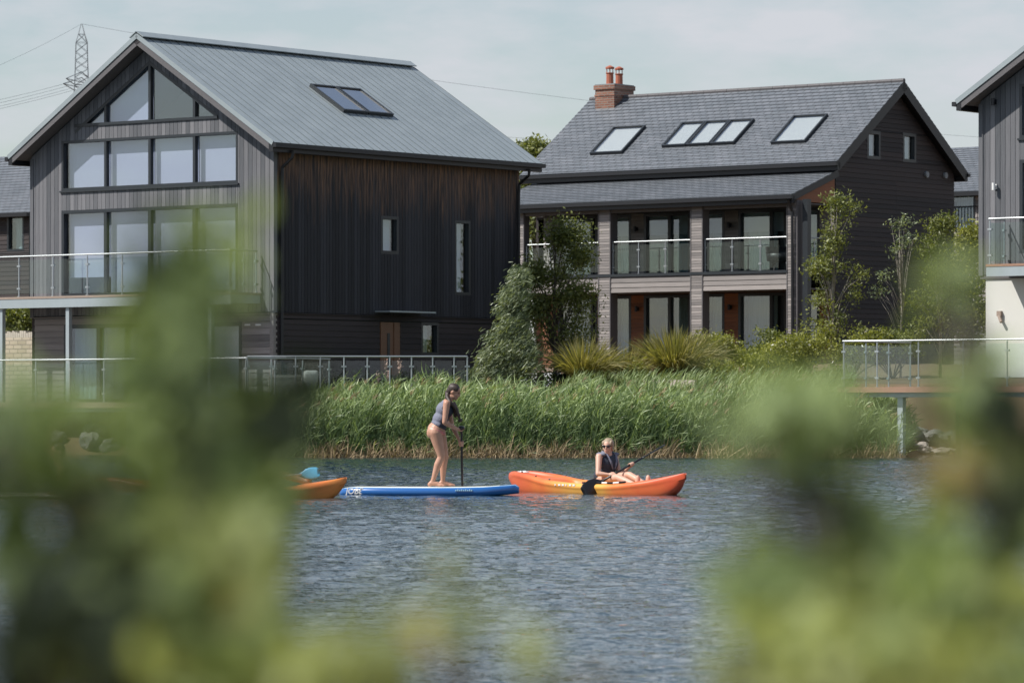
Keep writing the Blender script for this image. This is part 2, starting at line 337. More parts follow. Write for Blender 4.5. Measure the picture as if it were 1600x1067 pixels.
# ------------------------------------------------------------ building kit
def clad_v(mb, F, a0, a1, zlo, zhi, ops, bw=.145, th=.022, gap=.011, extra=()):
    """upright boards on the plane y=0 of frame F, cut round the openings; ops = (a0, a1, flo, fhi)"""
    ed = {round(a0+k*bw, 4) for k in range(int((a1-a0)/bw)+1)} | {a1} | set(extra)
    for o_ in ops: ed |= {o_[0], o_[1]}
    ed = sorted(e for e in ed if a0-1e-6 <= e <= a1+1e-6)
    tone = random.random()
    for l, r in zip(ed[:-1], ed[1:]):
        if r-l < .004: continue
        mid = (l+r)/2; iv = [(zlo, zhi)]
        for oa, ob, fl, fh in sorted(ops, key=lambda q: q[2](mid)):
            if oa-1e-6 <= mid <= ob+1e-6:
                if fh(mid) <= fl(mid)+.01: continue
                last = iv.pop(); iv += [(last[0], fl), (fh, last[1])]
        if (round((l-a0)/bw, 2) % 1) < .02: tone = random.random()
        g = gap/2 if (r-l) > .05 else 0
        for f0, f1 in iv:
            if f1(mid)-f0(mid) < .01: continue
            q = [(l+g, f0(l)), (r-g, f0(r)), (r-g, f1(r)), (l+g, f1(l))]
            mb.prism([F.p(a, th, z) for a, z in q], [F.p(a, 0, z) for a, z in q], tone)
            q = [(l, f0(l)), (r, f0(r)), (r, f1(r)), (l, f1(l))]
            mb.prism([F.p(a, 0, z) for a, z in q], [F.p(a, -.12, z) for a, z in q], 0, 1)
def clad_h(mb, F, z0, z1, alo, ahi, ops, bh=.15, th=.03, m=0, back=True):
    """lap boards; ops = (a0, a1, z0, z1)"""
    zs = {round(z0+k*bh, 4) for k in range(int((z1-z0)/bh)+1)} | {z1}
    for o_ in ops: zs |= {o_[2], o_[3]}
    zs = sorted(e for e in zs if z0-1e-6 <= e <= z1+1e-6); tone = .5
    for lo, hi in zip(zs[:-1], zs[1:]):
        if hi-lo < .004: continue
        mid = (lo+hi)/2; cuts = sorted((o_[0], o_[1]) for o_ in ops if o_[2]-1e-6 <= mid <= o_[3]+1e-6)
        segs = []; cur = (alo(lo), alo(hi))
        for ca, cb in cuts:
            if ca > max(cur): segs.append((cur, (ca, ca)))
            cur = (max(cb, cur[0]), max(cb, cur[1]))
        segs.append((cur, (ahi(lo), ahi(hi))))
        for (l0, l1), (r0, r1) in segs:
            if r0-l0 < .01 and r1-l1 < .01: continue
            w = max(r0-l0, .01); n = max(1, int(w/3.2)); tone = random.random()
            for k in range(n):
                tone = random.random()
                la, lb = l0+(r0-l0)*k/n, l1+(r1-l1)*k/n; ra, rb = l0+(r0-l0)*(k+1)/n-.003, l1+(r1-l1)*(k+1)/n-.003
                mb.prism([F.p(la, th, lo+.006), F.p(ra, th, lo+.006), F.p(rb, th*.45, hi), F.p(lb, th*.45, hi)],
                         [F.p(la, 0, lo+.006), F.p(ra, 0, lo+.006), F.p(rb, 0, hi), F.p(lb, 0, hi)], tone, m)
            if back: mb.prism([F.p(l0, 0, lo), F.p(r0, 0, lo), F.p(r1, 0, hi), F.p(l1, 0, hi)], [F.p(l0, -.12, lo), F.p(r0, -.12, lo), F.p(r1, -.12, hi), F.p(l1, -.12, hi)], 0, 1)
def slope_slates(name, O, U, DN, NRM, width, length, parent, m, course=.21, th=.012, lift=.02):
    """stepped slate courses: O top corner, U along the ridge, DN down the slope, NRM outwards"""
    mb = MB(); F = Fr(O, U, NRM, DN); n = int(length/course)+1
    for k in range(n):
        z0 = k*course; z1 = min(length, z0+course+.01)
        if z1-z0 < .02: continue
        mb.prism([F.p(0, lift*.2, z0), F.p(width, lift*.2, z0), F.p(width, lift, z1), F.p(0, lift, z1)],
                 [F.p(0, -th, z0), F.p(width, -th, z0), F.p(width, -th, z1), F.p(0, -th, z1)])
    o = mb.build(name, m, parent); uv_frame(o, F, ORG[o.name]); return o
def window(F, parent, a0, a1, z0, z1, mull=(), fw=.06, depth=.05, glass='glass', back=None, rec=.05, name='window', fmat='frame', sill=False, label=None, bars=(), bd=.18, top=0):
    """frame mesh with children pane and blind / curtain; plane y=0 is the wall face"""
    mb = MB(); y0, y1 = -rec-depth, .026
    mb.box(F, a0, a0+fw, y0, y1, z0, z1); mb.box(F, a1-fw, a1, y0, y1, z0, z1)
    mb.box(F, a0+fw, a1-fw, y0, y1, z1-fw, z1); mb.box(F, a0+fw, a1-fw, y0, y1, z0, z0+fw)
    for q in mull: mb.box(F, q-fw*.6, q+fw*.6, y0+.004, y1-.01, z0+fw, z1-fw)
    for q in bars: mb.box(F, a0+fw, a1-fw, y0+.006, y1-.012, q-fw*.5, q+fw*.5)
    if sill: mb.box(F, a0-.04, a1+.04, y0, .07, z0-.05, z0-.003)
    w = mb.build(name, M[fmat], parent)
    if label: w['label'] = label
    g_ = MB(); g_.box(F, a0+fw*.8, a1-fw*.8, y0+.02, y0+.03, z0+fw*.8, z1-fw*.8); g_.build('pane', M[glass], w)
    if back:
        b_ = MB(); xs_ = [a0+fw]+sorted(mull)+[a1-fw]
        for i, (p, q) in enumerate(zip(xs_[:-1], xs_[1:])):
            bk = back[i] if isinstance(back, (list, tuple)) else back
            if bk == 'room': continue
            cov = 1
            if isinstance(bk, tuple): bk, cov = bk
            bb = b_ if bk == 'blind' else MB()
            zt = z1-fw; zb = zt-(z1-z0-2*fw)*cov
            if bk == 'curtain' or bk == 'drape':
                nseg = max(6, int((q-p)/.06)); pr = []; dp = []
                for k in range(nseg+1):
                    aa = p+.03+(q-p-.06)*k/nseg; yy = y0-bd-.02*math.sin(k*1.9)-.012*math.sin(k*.7)
                    pr.append(F.p(aa, yy, zb)); dp.append(F.p(aa, yy, zt))
                for k in range(nseg): bb.poly([pr[k], pr[k+1], dp[k+1], dp[k]])
                bb.build('curtain', M['curtain'], w)
            elif bk == 'slat':
                bb.box(F, p+.02, q-.02, y0-bd+.03, y0-bd+.035, zb, zt); bb.build('blind', M['slat'], w)
            else: bb.box(F, p+.012, q-.012, y0-bd+.06, y0-bd+.07, zb, zt)
        if b_.f: b_.build('blind', M['blind'], w)
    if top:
        tb = MB(); tb.box(F, a0+fw, a1-fw, y0-.05, y0-.045, z1-fw-(z1-z0)*top, z1-fw); tb.build('blind', M['slat'], w)  # pale strip imitating bright reflections in the pane tops, no real blind
    return w
def lamp(F, parent, a, y, z, m='black'):
    mb = MB(); mb.box(F, a-.04, a+.04, y, y+.03, z-.06, z+.06); mb.tube([F.p(a, y+.03, z), F.p(a, y+.10, z)], .03)
    mb.tube([F.p(a, y+.11, z-.09), F.p(a, y+.11, z+.09)], .045, n=10); return mb.build('wall_lamp', M[m], parent)
def pipe(pts, parent, r=.04, m='black', name='downpipe'):
    mb = MB(); P = [Vector(pts[0])]
    for a, b_ in zip(pts[:-1], pts[1:]): P.append((Vector(a)+Vector(b_))/2); P.append(Vector(b_))
    mb.tube(P, r, n=8)
    return mb.build(name, M[m], parent)
def balustrade(parent, pts, z, h=1.1, posts=None, gap=1.2, split=True, gmat='glass_rail', raked=None, post_names='rail_post'):
    """steel handrail, posts and glass panels along a polyline of ground points"""
    pts = [Vector((p[0], p[1], 0)) for p in pts]; up = Vector((0, 0, 1))
    mb = MB()
    for a, b_ in zip(pts[:-1], pts[1:]): mb.tube([a+up*(z+h), b_+up*(z+h)], .021, n=8)
    rail = mb.build('handrail', M['steel'], parent, smooth=False)
    glass_parts = []
    for a, b_ in zip(pts[:-1], pts[1:]):
        Ln = (b_-a).length; n = max(1, round(Ln/gap)); d = (b_-a).normalized(); nn = Vector((-d.y, d.x, 0)); F = Fr(a, d, nn)
        xs_ = [Ln*k/n for k in range(n+1)] if posts is None else list(posts)
        for k, x in enumerate(xs_):
            x_ = min(max(x, .03), Ln-.03); pb = MB(); pb.tube([F.p(x_, 0, z), F.p(x_, 0, z+h-.05)], .021, n=8)
            pb.tube([F.p(x_, 0, z), F.p(x_, 0, z+.015)], .05, n=8)
            pb.tube([F.p(x_, 0, z+h-.06), F.p(x_, 0, z+h-.02)], .009, n=6)
            for zz in (z+.22, z+h-.26): pb.box(F, x_-.055, x_+.055, -.03, .03, zz-.022, zz+.022)
            pb.build(post_names, M['steel'], parent)
        for p, q in zip(xs_[:-1], xs_[1:]):
            gb = MB(); gb.box(F, p+.05, q-.05, -.006, .006, z+.08, z+h-.10); gb.build('glass_panel', M[gmat], parent)

def gable_house(F, Wd, Ln, zb, ze, zr, label, cat='house', oh=.42, ohg=.5, ohb=.55, low=None, lower=None, gops=(), tri=None, brk=None, side=True, rend=None, roof_glass=None, left_side=True):
    """F.o near corner, F.x along gable, F.y out of the gable, -F.y along the long side."""
    H = thing('timber_house', F.p(0, 0, zb), label, cat)
    mid = Wd/2; run = mid+oh; pitch = math.atan2(zr-ze, run); tp = math.tan(pitch); cp = math.cos(pitch)
    under = lambda a: zr-.24/cp-abs(a-mid)*tp      # underside of the roof build-up
    back = -(Ln)
    # --- gable wall
    gw = MB(); ops = []
    for o_ in gops: ops.append((o_[0], o_[1], (lambda z: (lambda a: z))(o_[2]), (lambda z: (lambda a: z))(o_[3])))
    if tri: ops.append((tri[0], tri[1], (lambda a: tri[2]), (lambda a: tri[3]-abs(a-mid)*tp)))
    clad_v(gw, F, 0, Wd, lambda a: brk, under, ops, extra=(mid,))
    gw.box(F, -.03, .09, -.09, .045, brk-.02, under(0)-.05, .7); gw.box(F, Wd-.09, Wd+.03, -.09, .045, brk-.02, under(0)-.05, .3)
    gw.build('gable_wall', [M['wood_v'], M['room']], H)
    return H, under, pitch, mid

def roof_pair(F, H, mid, oh, pitch, zr, y0, y1, kind):
    """both slopes; y0 front (positive), y1 back (negative)"""
    cp, sp_ = math.cos(pitch), math.sin(pitch); Lr = (mid+oh)/cp; out = []
    for sgn in (-1, 1):                        # -1: the slope towards the near corner (s falling)
        O = F.p(mid, y0, zr); DN = F.x*(sgn*cp)-F.z*sp_; NR = F.x*(sgn*sp_)+F.z*cp; U = -F.y; SF = Fr(O, U, NR, DN)
        Wr = y0-y1; mb = MB()
        if kind == 'zinc':
            mb.box(SF, 0, Wr, -.05, 0, 0, Lr)
            n = int(Wr/.33)
            for k in range(n+1):
                x = Wr*k/n; mb.box(SF, max(0, x-.010), min(Wr, x+.010), 0, .010, .16, Lr, .5, 1)
            mb.box(SF, -.02, 0, -.09, .03, 0, Lr, .2)
            o = mb.build('roof', [M['zinc'], M['seam']], H)
            c = MB(); c.box(SF, -.03, Wr, .06, .085, -.02, .25); c.build('ridge_cap', M['zinc'], o)
            c = MB(); c.box(SF, .05, Wr-.05, .0, .06, .0, .14); c.build('ridge_vent', M['black'], o)
        else:
            o = slope_slates('roof', O, U, DN, NR, Wr, Lr, H, M['slate'])
        out.append((o, SF, Lr, Wr))
        c = MB(); c.box(SF, .02, Wr-.02, -.20, -.052, .05, Lr-.12); c.build('soffit', M['black' if kind != 'zinc' else 'barge'], o)
        for x0 in (0.0, Wr-.045):              # verge boards
            c = MB(); c.box(SF, x0, x0+.045, -.07-.0, -.052, 0, Lr, m=0); c.box(SF, x0+.004, x0+.041, -.24, -.072, .0, Lr-.05)
            c.build('bargeboard', M['barge' if kind == 'zinc' else 'black'], o)
        c = MB(); E = Fr(SF.p(0, 0, Lr), U, F.x*sgn)       # gutter along the eaves
        c.box(E, -.02, Wr+.02, -.02, .10, -.13, -.02); c.box(E, 0, Wr, -.16, -.02, -.24, -.02); c.build('gutter', M['black'], o)
    return out
def rooflight(SF, parent, x0, x1, z0, z1, glass='glass_sky', hgt=.09):
    mb = MB(); fw = .055
    mb.box(SF, x0, x1, 0.005, hgt, z0, z0+fw); mb.box(SF, x0, x1, 0.005, hgt, z1-fw, z1)
    mb.box(SF, x0, x0+fw, 0.005, hgt, z0+fw, z1-fw); mb.box(SF, x1-fw, x1, 0.005, hgt, z0+fw, z1-fw)
    w = mb.build('rooflight', M['frame'], parent)
    g_ = MB(); g_.box(SF, x0+fw*.9, x1-fw*.9, hgt-.04, hgt-.03, z0+fw*.9, z1-fw*.9); g_.build('pane', M[glass], w)
    g_ = MB(); g_.box(SF, x0+fw, x1-fw, 0.006, .02, z0+fw, z1-fw); g_.build('blind', M['slat'], w)

# ------------------------------------------------------------ the big house on the left
CA = Vector((-6.12, 100, 0)); FA = Fr(CA, EX, EN)
def ga(px, py, b=0): return FA.loc(hit(px, py, FA.p(0, b, 0), EN))          # (s, b, z) on the gable plane
WA, LA = 8.7, 10.3; RA = WA/2
s_l, _, z_ut = ga(97, 219); s_r, _, _ = ga(372.5, 205); z_ub = ga(372.5, 286)[2]; z_ut = ga(372.5, 205)[2]
mull = [ga(x, 250)[0] for x in (303.6, 234, 165)]
z_2t = ga(372, 318)[2]; z_bal = 4.15; z_tb = ga(341.6, 185.5)[2]; t_r = ga(341.6, 185.5)[0]; t_l = ga(118, 198)[0]
z_brk = ga(428, 487.5)[2]
def tri_window(F, H, mid, tp, a0, a1, zb, ztop, mulls, mats_):
    """the pitched gable window: frame, panes"""
    top = lambda a: ztop-abs(a-mid)*tp; fw = .075; mb = MB(); y0, y1 = -.10, .026
    def strip(p, q, d):  # band under the sloping head
        mb.prism([F.p(p, y1, top(p)-d), F.p(q, y1, top(q)-d), F.p(q, y1, top(q)), F.p(p, y1, top(p))], [F.p(p, y0, top(p)-d), F.p(q, y0, top(q)-d), F.p(q, y0, top(q)), F.p(p, y0, top(p))])
    strip(a0, mid, fw*1.35); strip(mid, a1, fw*1.35); mb.box(F, a0, a1, y0-.002, y1+.03, zb, zb+fw)
    for q in mulls: mb.box(F, q-fw*.55, q+fw*.55, y0+.004, y1-.01, zb+fw, top(q)-fw*.9)
    w = mb.build('window', M['frame'], H); w['label'] = 'triangular gable window under the roof peak'
    g_ = MB(); pl = [(a0+.1, zb+.05), (a1-.1, zb+.05), (mid, ztop-.06)]
    g_.prism([F.p(a, -.06, z) for a, z in pl], [F.p(a, -.07, z) for a, z in pl]); g_.build('pane', M['glass_hi'], w)
    g_ = MB(); pl = [(mid+.03, zb+.08), (a1-.12, zb+.08), (mid+.03, ztop-.14)]
    g_.prism([F.p(a, -.18, z) for a, z in pl], [F.p(a, -.19, z) for a, z in pl]); b2 = g_.build('blind', M['blind'], w)
    return w
def build_glazed_house(F, label, dz, which):
    tp0 = math.tan(math.atan2(3.02, RA+.42))
    zr, ze, zb = 11.0+dz, 7.98+dz, 1.1+dz
    z1, z2, z3, z4, zbk, zt = z_ub+dz, z_ut+dz, z_2t+dz, z_bal+dz, z_brk+dz, z_tb+dz
    ztri = zt+tp0*(t_l-t_r)/2
    gops = [(s_r, s_l, z1, z2), (s_r, s_l, z4+.02, z3)]
    H, under, pitch, mid = gable_house(F, WA, LA, zb, ze, zr, label, gops=gops, tri=(t_r, t_l, zt, ztri), brk=zbk)
    rp = roof_pair(F, H, mid, .42, pitch, zr, .5, -(LA+.55), 'zinc')
    # glazing
    window(F, H, s_r, s_l, z1, z2, mull, fw=.07, glass='glass_hi', back='blind', sill=True, label='upper row of four tall panes')
    wm = [s_r+(s_l-s_r)*k/4 for k in (1, 2, 3)] if which == 'C' else mull
    window(F, H, s_r, s_l, z4+.02, z3, wm, fw=.085, glass='glass_hi', back=[('blind', 1), ('blind', 1), ('blind', 1), ('blind', .8)], label='four sliding panes behind the balcony')
    tri_window(F, H, mid, math.tan(pitch), t_r, t_l, zt, ztri, mull, None)
    # rooms behind the glass
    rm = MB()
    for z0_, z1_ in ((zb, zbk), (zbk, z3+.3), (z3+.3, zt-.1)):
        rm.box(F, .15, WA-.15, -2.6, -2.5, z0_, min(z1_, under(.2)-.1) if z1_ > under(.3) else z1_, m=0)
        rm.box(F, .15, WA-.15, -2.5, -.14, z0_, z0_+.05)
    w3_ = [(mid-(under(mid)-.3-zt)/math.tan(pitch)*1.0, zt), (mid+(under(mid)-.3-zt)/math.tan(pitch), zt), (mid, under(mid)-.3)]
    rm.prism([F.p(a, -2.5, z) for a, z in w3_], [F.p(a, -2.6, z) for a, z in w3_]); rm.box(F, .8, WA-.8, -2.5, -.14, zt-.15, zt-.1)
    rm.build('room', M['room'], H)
    return H, under, pitch, mid, rp, zbk, zb
HA, underA, pitchA, midA, rpA, zbkA, zbA = build_glazed_house(FA, 'large timber house at left with glazed gable, dark side wall and grey metal roof', 0, 'A')
# lower storey of the gable: pale lap boards and sliding doors
z_lt = ga(378.5, 503)[2]; d_r = ga(378.5, 550)[0]; d_l = ga(101, 550)[0]
lw = MB(); clad_h(lw, FA, zbA, zbkA-.03, lambda z: .02, lambda z: WA-.12, [(d_r, d_l, zbA, z_lt)], bh=.165)
lw.box(FA, -.02, .1, -.1, .05, zbA, zbkA-.02, .6); lw.box(FA, -.03, WA+.03, -.05, .055, zbkA-.05, zbkA-.022, .2)
lw.build('lower_gable_wall', [M['wood_h'], M['room']], HA)
dm = [ga(x, 560)[0] for x in (322, 240, 154)]
window(FA, HA, d_r, d_l, zbA+.22, z_lt, dm, fw=.10, glass='glass', back=['slat', 'room', 'room', 'curtain'], name='sliding_door', label='ground floor sliding glass doors')
for px in (388, 405): 
    a, _, z = ga(px, 507.5); mb = MB(); mb.box(FA, a-.09, a+.09, .03, .05, z-.02, z+.02); mb.build('wall_vent', M['white'], HA)
# long side wall: dark upright boards with a brown band, lap boards below
FS = Fr(CA, -EN, -EX)              # x along the side, away; y out of the side wall
def sa(px, py, b=0): return FS.loc(hit(px, py, FS.p(0, b, 0), -EX))
def rect(f, x0, y0, x1, y1): a = f(x0, (y0+y1)/2); c = f(x1, (y0+y1)/2); return (a[0], c[0], f((x0+x1)/2, y1)[2], f((x0+x1)/2, y0)[2])
w1 = rect(sa, 594, 338, 622, 397); w2 = rect(sa, 709.5, 345, 734, 461); w3 = rect(sa, 657, 504, 684.5, 555); dr = rect(sa, 592.7, 503, 624.5, 620)
sw = MB(); K_ = lambda z: (lambda a: z)
ze_w = underA(0)+.02
clad_v(sw, FS, .05, LA, K_(zbkA), K_(ze_w), [(w1[0], w1[1], K_(w1[2]), K_(w1[3])), (w2[0], w2[1], K_(w2[2]), K_(w2[3]))], bw=.125, gap=.010)
sw.build('side_wall', [M['dark_v'], M['room']], HA)
sw = MB(); clad_h(sw, FS, zbA, zbkA-.03, lambda z: .05, lambda z: LA, [(w3[0], w3[1], w3[2], w3[3]), (dr[0], dr[1], zbA, dr[3])], bh=.15)
sw.box(FS, .02, LA, -.05, .06, zbkA-.04, zbkA-.012, .3)
sw.build('lower_side_wall', [M['dark_h'], M['room']], HA)
bk = MB(); bk.box(FS, LA-.1, LA, -WA, 0, zbA, ze_w); bk.box(FS, 0, LA-.1, -WA, -WA+.1, zbA, ze_w)      # rear and far walls
pl = [(0.05, ze_w), (WA-.05, ze_w), (RA, 10.6)]; bk.prism([FA.p(a, -LA, z) for a, z in pl], [FA.p(a, -LA+.1, z) for a, z in pl]); bk.build('rear_wall', M['dark_h'], HA)
window(FS, HA, *w1, fw=.085, back=['blind'], label='small window in the dark side wall')
window(FS, HA, *w2, fw=.075, back=['slat'], label='tall narrow window in the dark side wall')
window(FS, HA, *w3, fw=.075, back=['drape'], label='small curtained window beside the door')
d = MB(); d.box(FS, dr[0]+.01, dr[1]-.01, -.09, .02, zbA+.05, dr[3]-.01); d.box(FS, dr[0]+.02, dr[0]+.12, .02, .04, zbA+.05, dr[3]-.02); d.box(FS, dr[1]-.28, dr[1]-.14, .02, .04, zbA+.05, dr[3]-.02)
door = d.build('door', M['frame_wood'], HA); gm = MB(); gm.box(FS, dr[0]+.3, dr[1]-.45, .021, .035, zbA+1.05, dr[3]-.3); gm.build('pane', M['frame'], door)
a0, _, zc = sa(588, 487); a1, _, _ = sa(660, 487); cn = MB(); cn.box(FS, a0-.1, a1-.1, .03, .55, zc-.02, zc+.02); cn.build('door_canopy', M['galv'], HA)
for px in (437, 807):
    a, _, _ = sa(px, 400); zt_ = 7.80
    pipe([FS.p(a+.0, .46, zt_), FS.p(a, .43, zt_-.18), FS.p(a, .10, zt_-.42), FS.p(a, .08, zt_-.7), FS.p(a, .08, 4.5), FS.p(a, .08, zbA)], HA, .042)
# rooflights on the metal roof
oA, SFA, LrA, WrA = rpA[0]
def on_slope(SF, px, py): x, y, z = SF.loc(hit(px, py, SF.o, SF.y)); return x, z
tl = on_slope(SFA, 488, 137); tr = on_slope(SFA, 565, 143); brr = on_slope(SFA, 607, 182); bl = on_slope(SFA, 533, 177)
x0, x1 = (tl[0]+bl[0])/2, (tr[0]+brr[0])/2; z0, z1 = (tl[1]+tr[1])/2, (bl[1]+brr[1])/2; xm = (x0+x1)/2
for p, q in ((x0, xm-.02), (xm+.02, x1)): rooflight(SFA, oA, p, q, z0, z1, hgt=.10)
# upper balcony of the left house
def balcony(F, H, s0, s1, b, z, posts_s, deck_m='galv', edge='deck', supports=(), zlow=1.3, h=1.08, ret0=True, ret1=False):
    mb = MB(); mb.box(F, s0, s1, .03, b, z-.06, z); o = mb.build('balcony', M[edge], H)
    mb = MB(); mb.box(F, s0+.01, s1-.01, b-.10, b-.012, z-.30, z-.064); mb.box(F, s0+.02, s0+.10, .03, b-.11, z-.27, z-.064); mb.box(F, s0+.11, s1-.11, .03, b-.12, z-.2, z-.064); mb.build('beam', M[deck_m], o)
    P = lambda a, bb: F.p(a, bb, 0)
    balustrade(o, [P(s0+.06, b-.06), P(s1-.06, b-.06)], z, h, gap=1.22)
    if ret0: balustrade(o, [P(s0+.06, b-.06), P(s0+.06, .12)], z, h, gap=.6)
    if ret1: balustrade(o, [P(s1-.06, b-.06), P(s1-.06, .12)], z, h, gap=1.2)
    for sx in supports:
        mb = MB(); mb.box(F, sx-.06, sx+.06, b-.20, b-.08, zlow, z-.31); mb.box(F, sx-.12, sx+.12, b-.26, b-.02, zlow, zlow+.02); mb.build('support_post', M['galv'], o)
    return o
sup = [FA.loc(hit(px, 560, FA.p(0, 1.1, 0), EN))[0] for px in (328, 106, 2)]
balcony(FA, HA, .42, WA+3.2, 1.2, z_bal, None, supports=sup)
# --- the lower deck over the water
def deck_thing(F, s0, s1, b0, b1, z, label, posts, rail_ret=True, gap=1.22, piles=(), edge='deck', ret_b=None, h=1.1, zl=-.4, thick=.14):
    D_ = thing('lakeside_deck', F.p((s0+s1)/2, b1-.3, 0), label, 'deck')
    mb = MB(); n = int((b1-b0)/.14)
    for k in range(n): mb.box(F, s0, s1, b0+(b1-b0)*k/n, b0+(b1-b0)*(k+1)/n-.008, z-.03, z, random.random())
    mb.build('decking', M['deck'], D_)
    mb = MB(); mb.box(F, s0-.01, s1+.01, b1+.002, b1+.03, z-thick, z+.005); mb.box(F, s0-.03, s0-.012, b0, b1, z-thick, z+.005); mb.build('edge_board', M[edge], D_)
    mb = MB(); mb.box(F, s0+.1, s1-.1, b1-.25, b1-.12, z-.24, z-.034); mb.box(F, s0+.1, s1-.1, b0+.3, b0+.42, z-.24, z-.034)
    k = s0+.15
    while k < s1-.2: mb.box(F, k, k+.06, b0+.43, b1-.26, z-.2, z-.034); k += 1.2
    mb.build('joist', M['galv'], D_)
    balustrade(D_, [F.p(s0+.08, b1-.08, 0), F.p(s1-.08, b1-.08, 0)], z, h, gap=gap, posts=posts)
    if rail_ret: balustrade(D_, [F.p(s0+.08, b1-.08, 0), F.p(s0+.08, (ret_b if ret_b is not None else b0)+.1, 0)], z, h, gap=1.1)
    for sx, bb in piles:
        mb = MB(); mb.box(F, sx-.075, sx+.075, bb-.075, bb+.075, zl, z-.245); mb.box(F, sx-.12, sx+.12, bb-.12, bb+.12, z-.26, z-.243); mb.build('pile', M['galv'], D_)
    return D_
b_dk = 3.4
sd = FA.loc(hit(386, 600, FA.p(0, b_dk, 0), EN))[0]
zdk = 1.33
deck_thing(FA, sd, WA+10, .05, b_dk, zdk, 'timber deck with glass balustrade in front of the large left house', None, piles=[(sd+.5, b_dk-.5), (sd+4.4, b_dk-.5), (sd+8.6, b_dk-.5)])  # left end lengthened out of view to block sun from the rocks below
# glass fence running from the deck to the right along the reeds
fence = thing('glass_fence', at(560, 630, 97.5), 'long glass fence with steel posts on the bank in front of the dark side wall', 'fence')
pxs = [386, 424, 462, 500.5, 537.5, 574, 609, 643, 676, 709.5, 730]
base = [at(x, 630, 97.3+.9*max(0, (x-420)/340)**1.3) for x in pxs]
zf = 1.27
rb = MB(); rb.tube([Vector((p.x, p.y, 1.31+(630-557)/FPX*p.y)) for p in base], .024); rb.build('handrail', M['steel'], fence)
for k, p in enumerate(base):
    zt_ = 1.31+(630-557)/FPX*p.y; pb = MB(); pb.tube([(p.x, p.y, .6), (p.x, p.y, zt_)], .022, n=8)
    d = (base[min(k+1, len(base)-1)]-base[max(k-1, 0)]); d.z = 0; F_ = Fr((p.x, p.y, 0), d, (-d.y, d.x, 0))
    for zz in (zt_-.25, 1.25): pb.box(F_, -.06, .06, -.03, .03, zz-.022, zz+.022)
    pb.build('post', M['steel'], fence)
    if k < len(base)-1:
        q = base[k+1]; v = Vector((q.x-p.x, q.y-p.y, 0)); F_ = Fr((p.x, p.y, 0), v, (-v.y, v.x, 0)); gb = MB(); gb.box(F_, .05, v.length-.05, -.006, .006, 1.0, zt_-.10); gb.build('glass_panel', M['glass_rail'], fence)
# ------------------------------------------------------------ the slate roofed house in the middle
EB = Vector((9.95, 119.8, 0)); FB = Fr(EB, EX, EN)        # o = near gable corner; x along the long lake side (left, away); y towards the lake
LB, GB = 11.6, 7.0
zbB = 2.3
def ba(px, py, b=0): return FB.loc(hit(px, py, FB.p(0, b, 0), EN))
VB = 2.3                                                  # depth of the veranda
HB = thing('slate_roofed_house', FB.p(0, 0, zbB), 'dark house with slate roof, brick chimney and glass fronted two storey veranda', 'house')
FG = Fr(EB, -EN, -EX)                                     # gable: x away along the gable, y out of the gable
def gg(px, py): return FG.loc(hit(px, py, FG.p(0, 0, 0), -EX))
zrB = 1.31+(630-128)/FPX*122.6; zeB = 8.72; mB = GB/2; ohB = .38; pB = math.atan2(zrB-zeB, mB+ohB); tB = math.tan(pB); cB = math.cos(pB)
underB = lambda a: zrB-.24/cB-abs(a-mB)*tB
mb = MB(); zq = underB(0)
gwin = [rect(gg, 1354, 205, 1375, 249), rect(gg, 1409.7, 208.5, 1430.6, 254)]
alo = lambda z: 0 if z < zq else mB-(underB(mB)-z)/tB
ahi = lambda z: GB if z < zq else mB+(underB(mB)-z)/tB
clad_h(mb, FG, zbB, underB(mB)-.01, alo, ahi, [(a, c, e, f) for a, c, e, f in gwin], bh=.15, th=.03)
mb.build('gable_wall', [M['dark_h'], M['room']], HB)
for w in gwin: window(FG, HB, *w, fw=.10, back=['blind'])
for px, py in ((1445.8, 273), (1475, 274.5)):
    a, _, z = gg(px, py); v = MB(); v.tube([FG.p(a, .02, z), FG.p(a, .09, z)], .10, n=14); v.tube([FG.p(a, .091, z), FG.p(a, .10, z)], .06, n=12); v.build('wall_vent', M['lead'], HB)
# roof: slope_pair works on a frame whose x crosses the ridge
FBr = Fr(FG.p(0, 0, 0), -EN, -EX)
def roofB():
    out = []; Lr = (mB+ohB)/cB; sp_ = math.sin(pB); Wr = LB+.7
    for sgn in (-1, 1):
        O = FG.p(mB, .32, zrB); DN = FG.x*(sgn*cB)-Vector((0, 0, 1))*sp_; NR = FG.x*(sgn*sp_)+Vector((0, 0, 1))*cB; U = EX; SF = Fr(O, U, NR, DN)
        o = slope_slates('roof', O, U, DN, NR, Wr, Lr, HB, M['slate']); out.append((o, SF, Lr, Wr))
        c = MB(); c.box(SF, .03, Wr-.03, -.2, -.02, .02, Lr-.1); c.build('soffit', M['black'], o)
        for x0 in (0.0, Wr-.05): c = MB(); c.box(SF, x0, x0+.05, -.30, -.016, .0, Lr-.0); c.build('bargeboard', M['black'], o)
        c = MB(); E = Fr(SF.p(0, 0, Lr), U, FG.x*sgn); c.box(E, -.03, Wr+.03, -.03, .09, -.12, -.01); c.box(E, 0, Wr, -.18, -.03, -.26, -.015); c.build('gutter', M['black'], o)
    c = MB(); k = 0
    while k < Wr: 
        c.tube([FG.p(mB, .32, zrB+.015)+EX*k, FG.p(mB, .32, zrB+.015)+EX*min(k+.44, Wr)], .075, n=8); k += .45
    c.build('ridge_tiles', M['barge'], HB)
    return out
rB = roofB(); oB, SB, LrB, WrB = rB[0]
def slope_rect(SF, TL, TR, BR, BL):
    q = [on_slope(SF, *p) for p in (TL, TR, BR, BL)]
    return sorted(((q[0][0]+q[3][0])/2, (q[1][0]+q[2][0])/2)) + sorted(((q[0][1]+q[1][1])/2, (q[2][1]+q[3][1])/2))
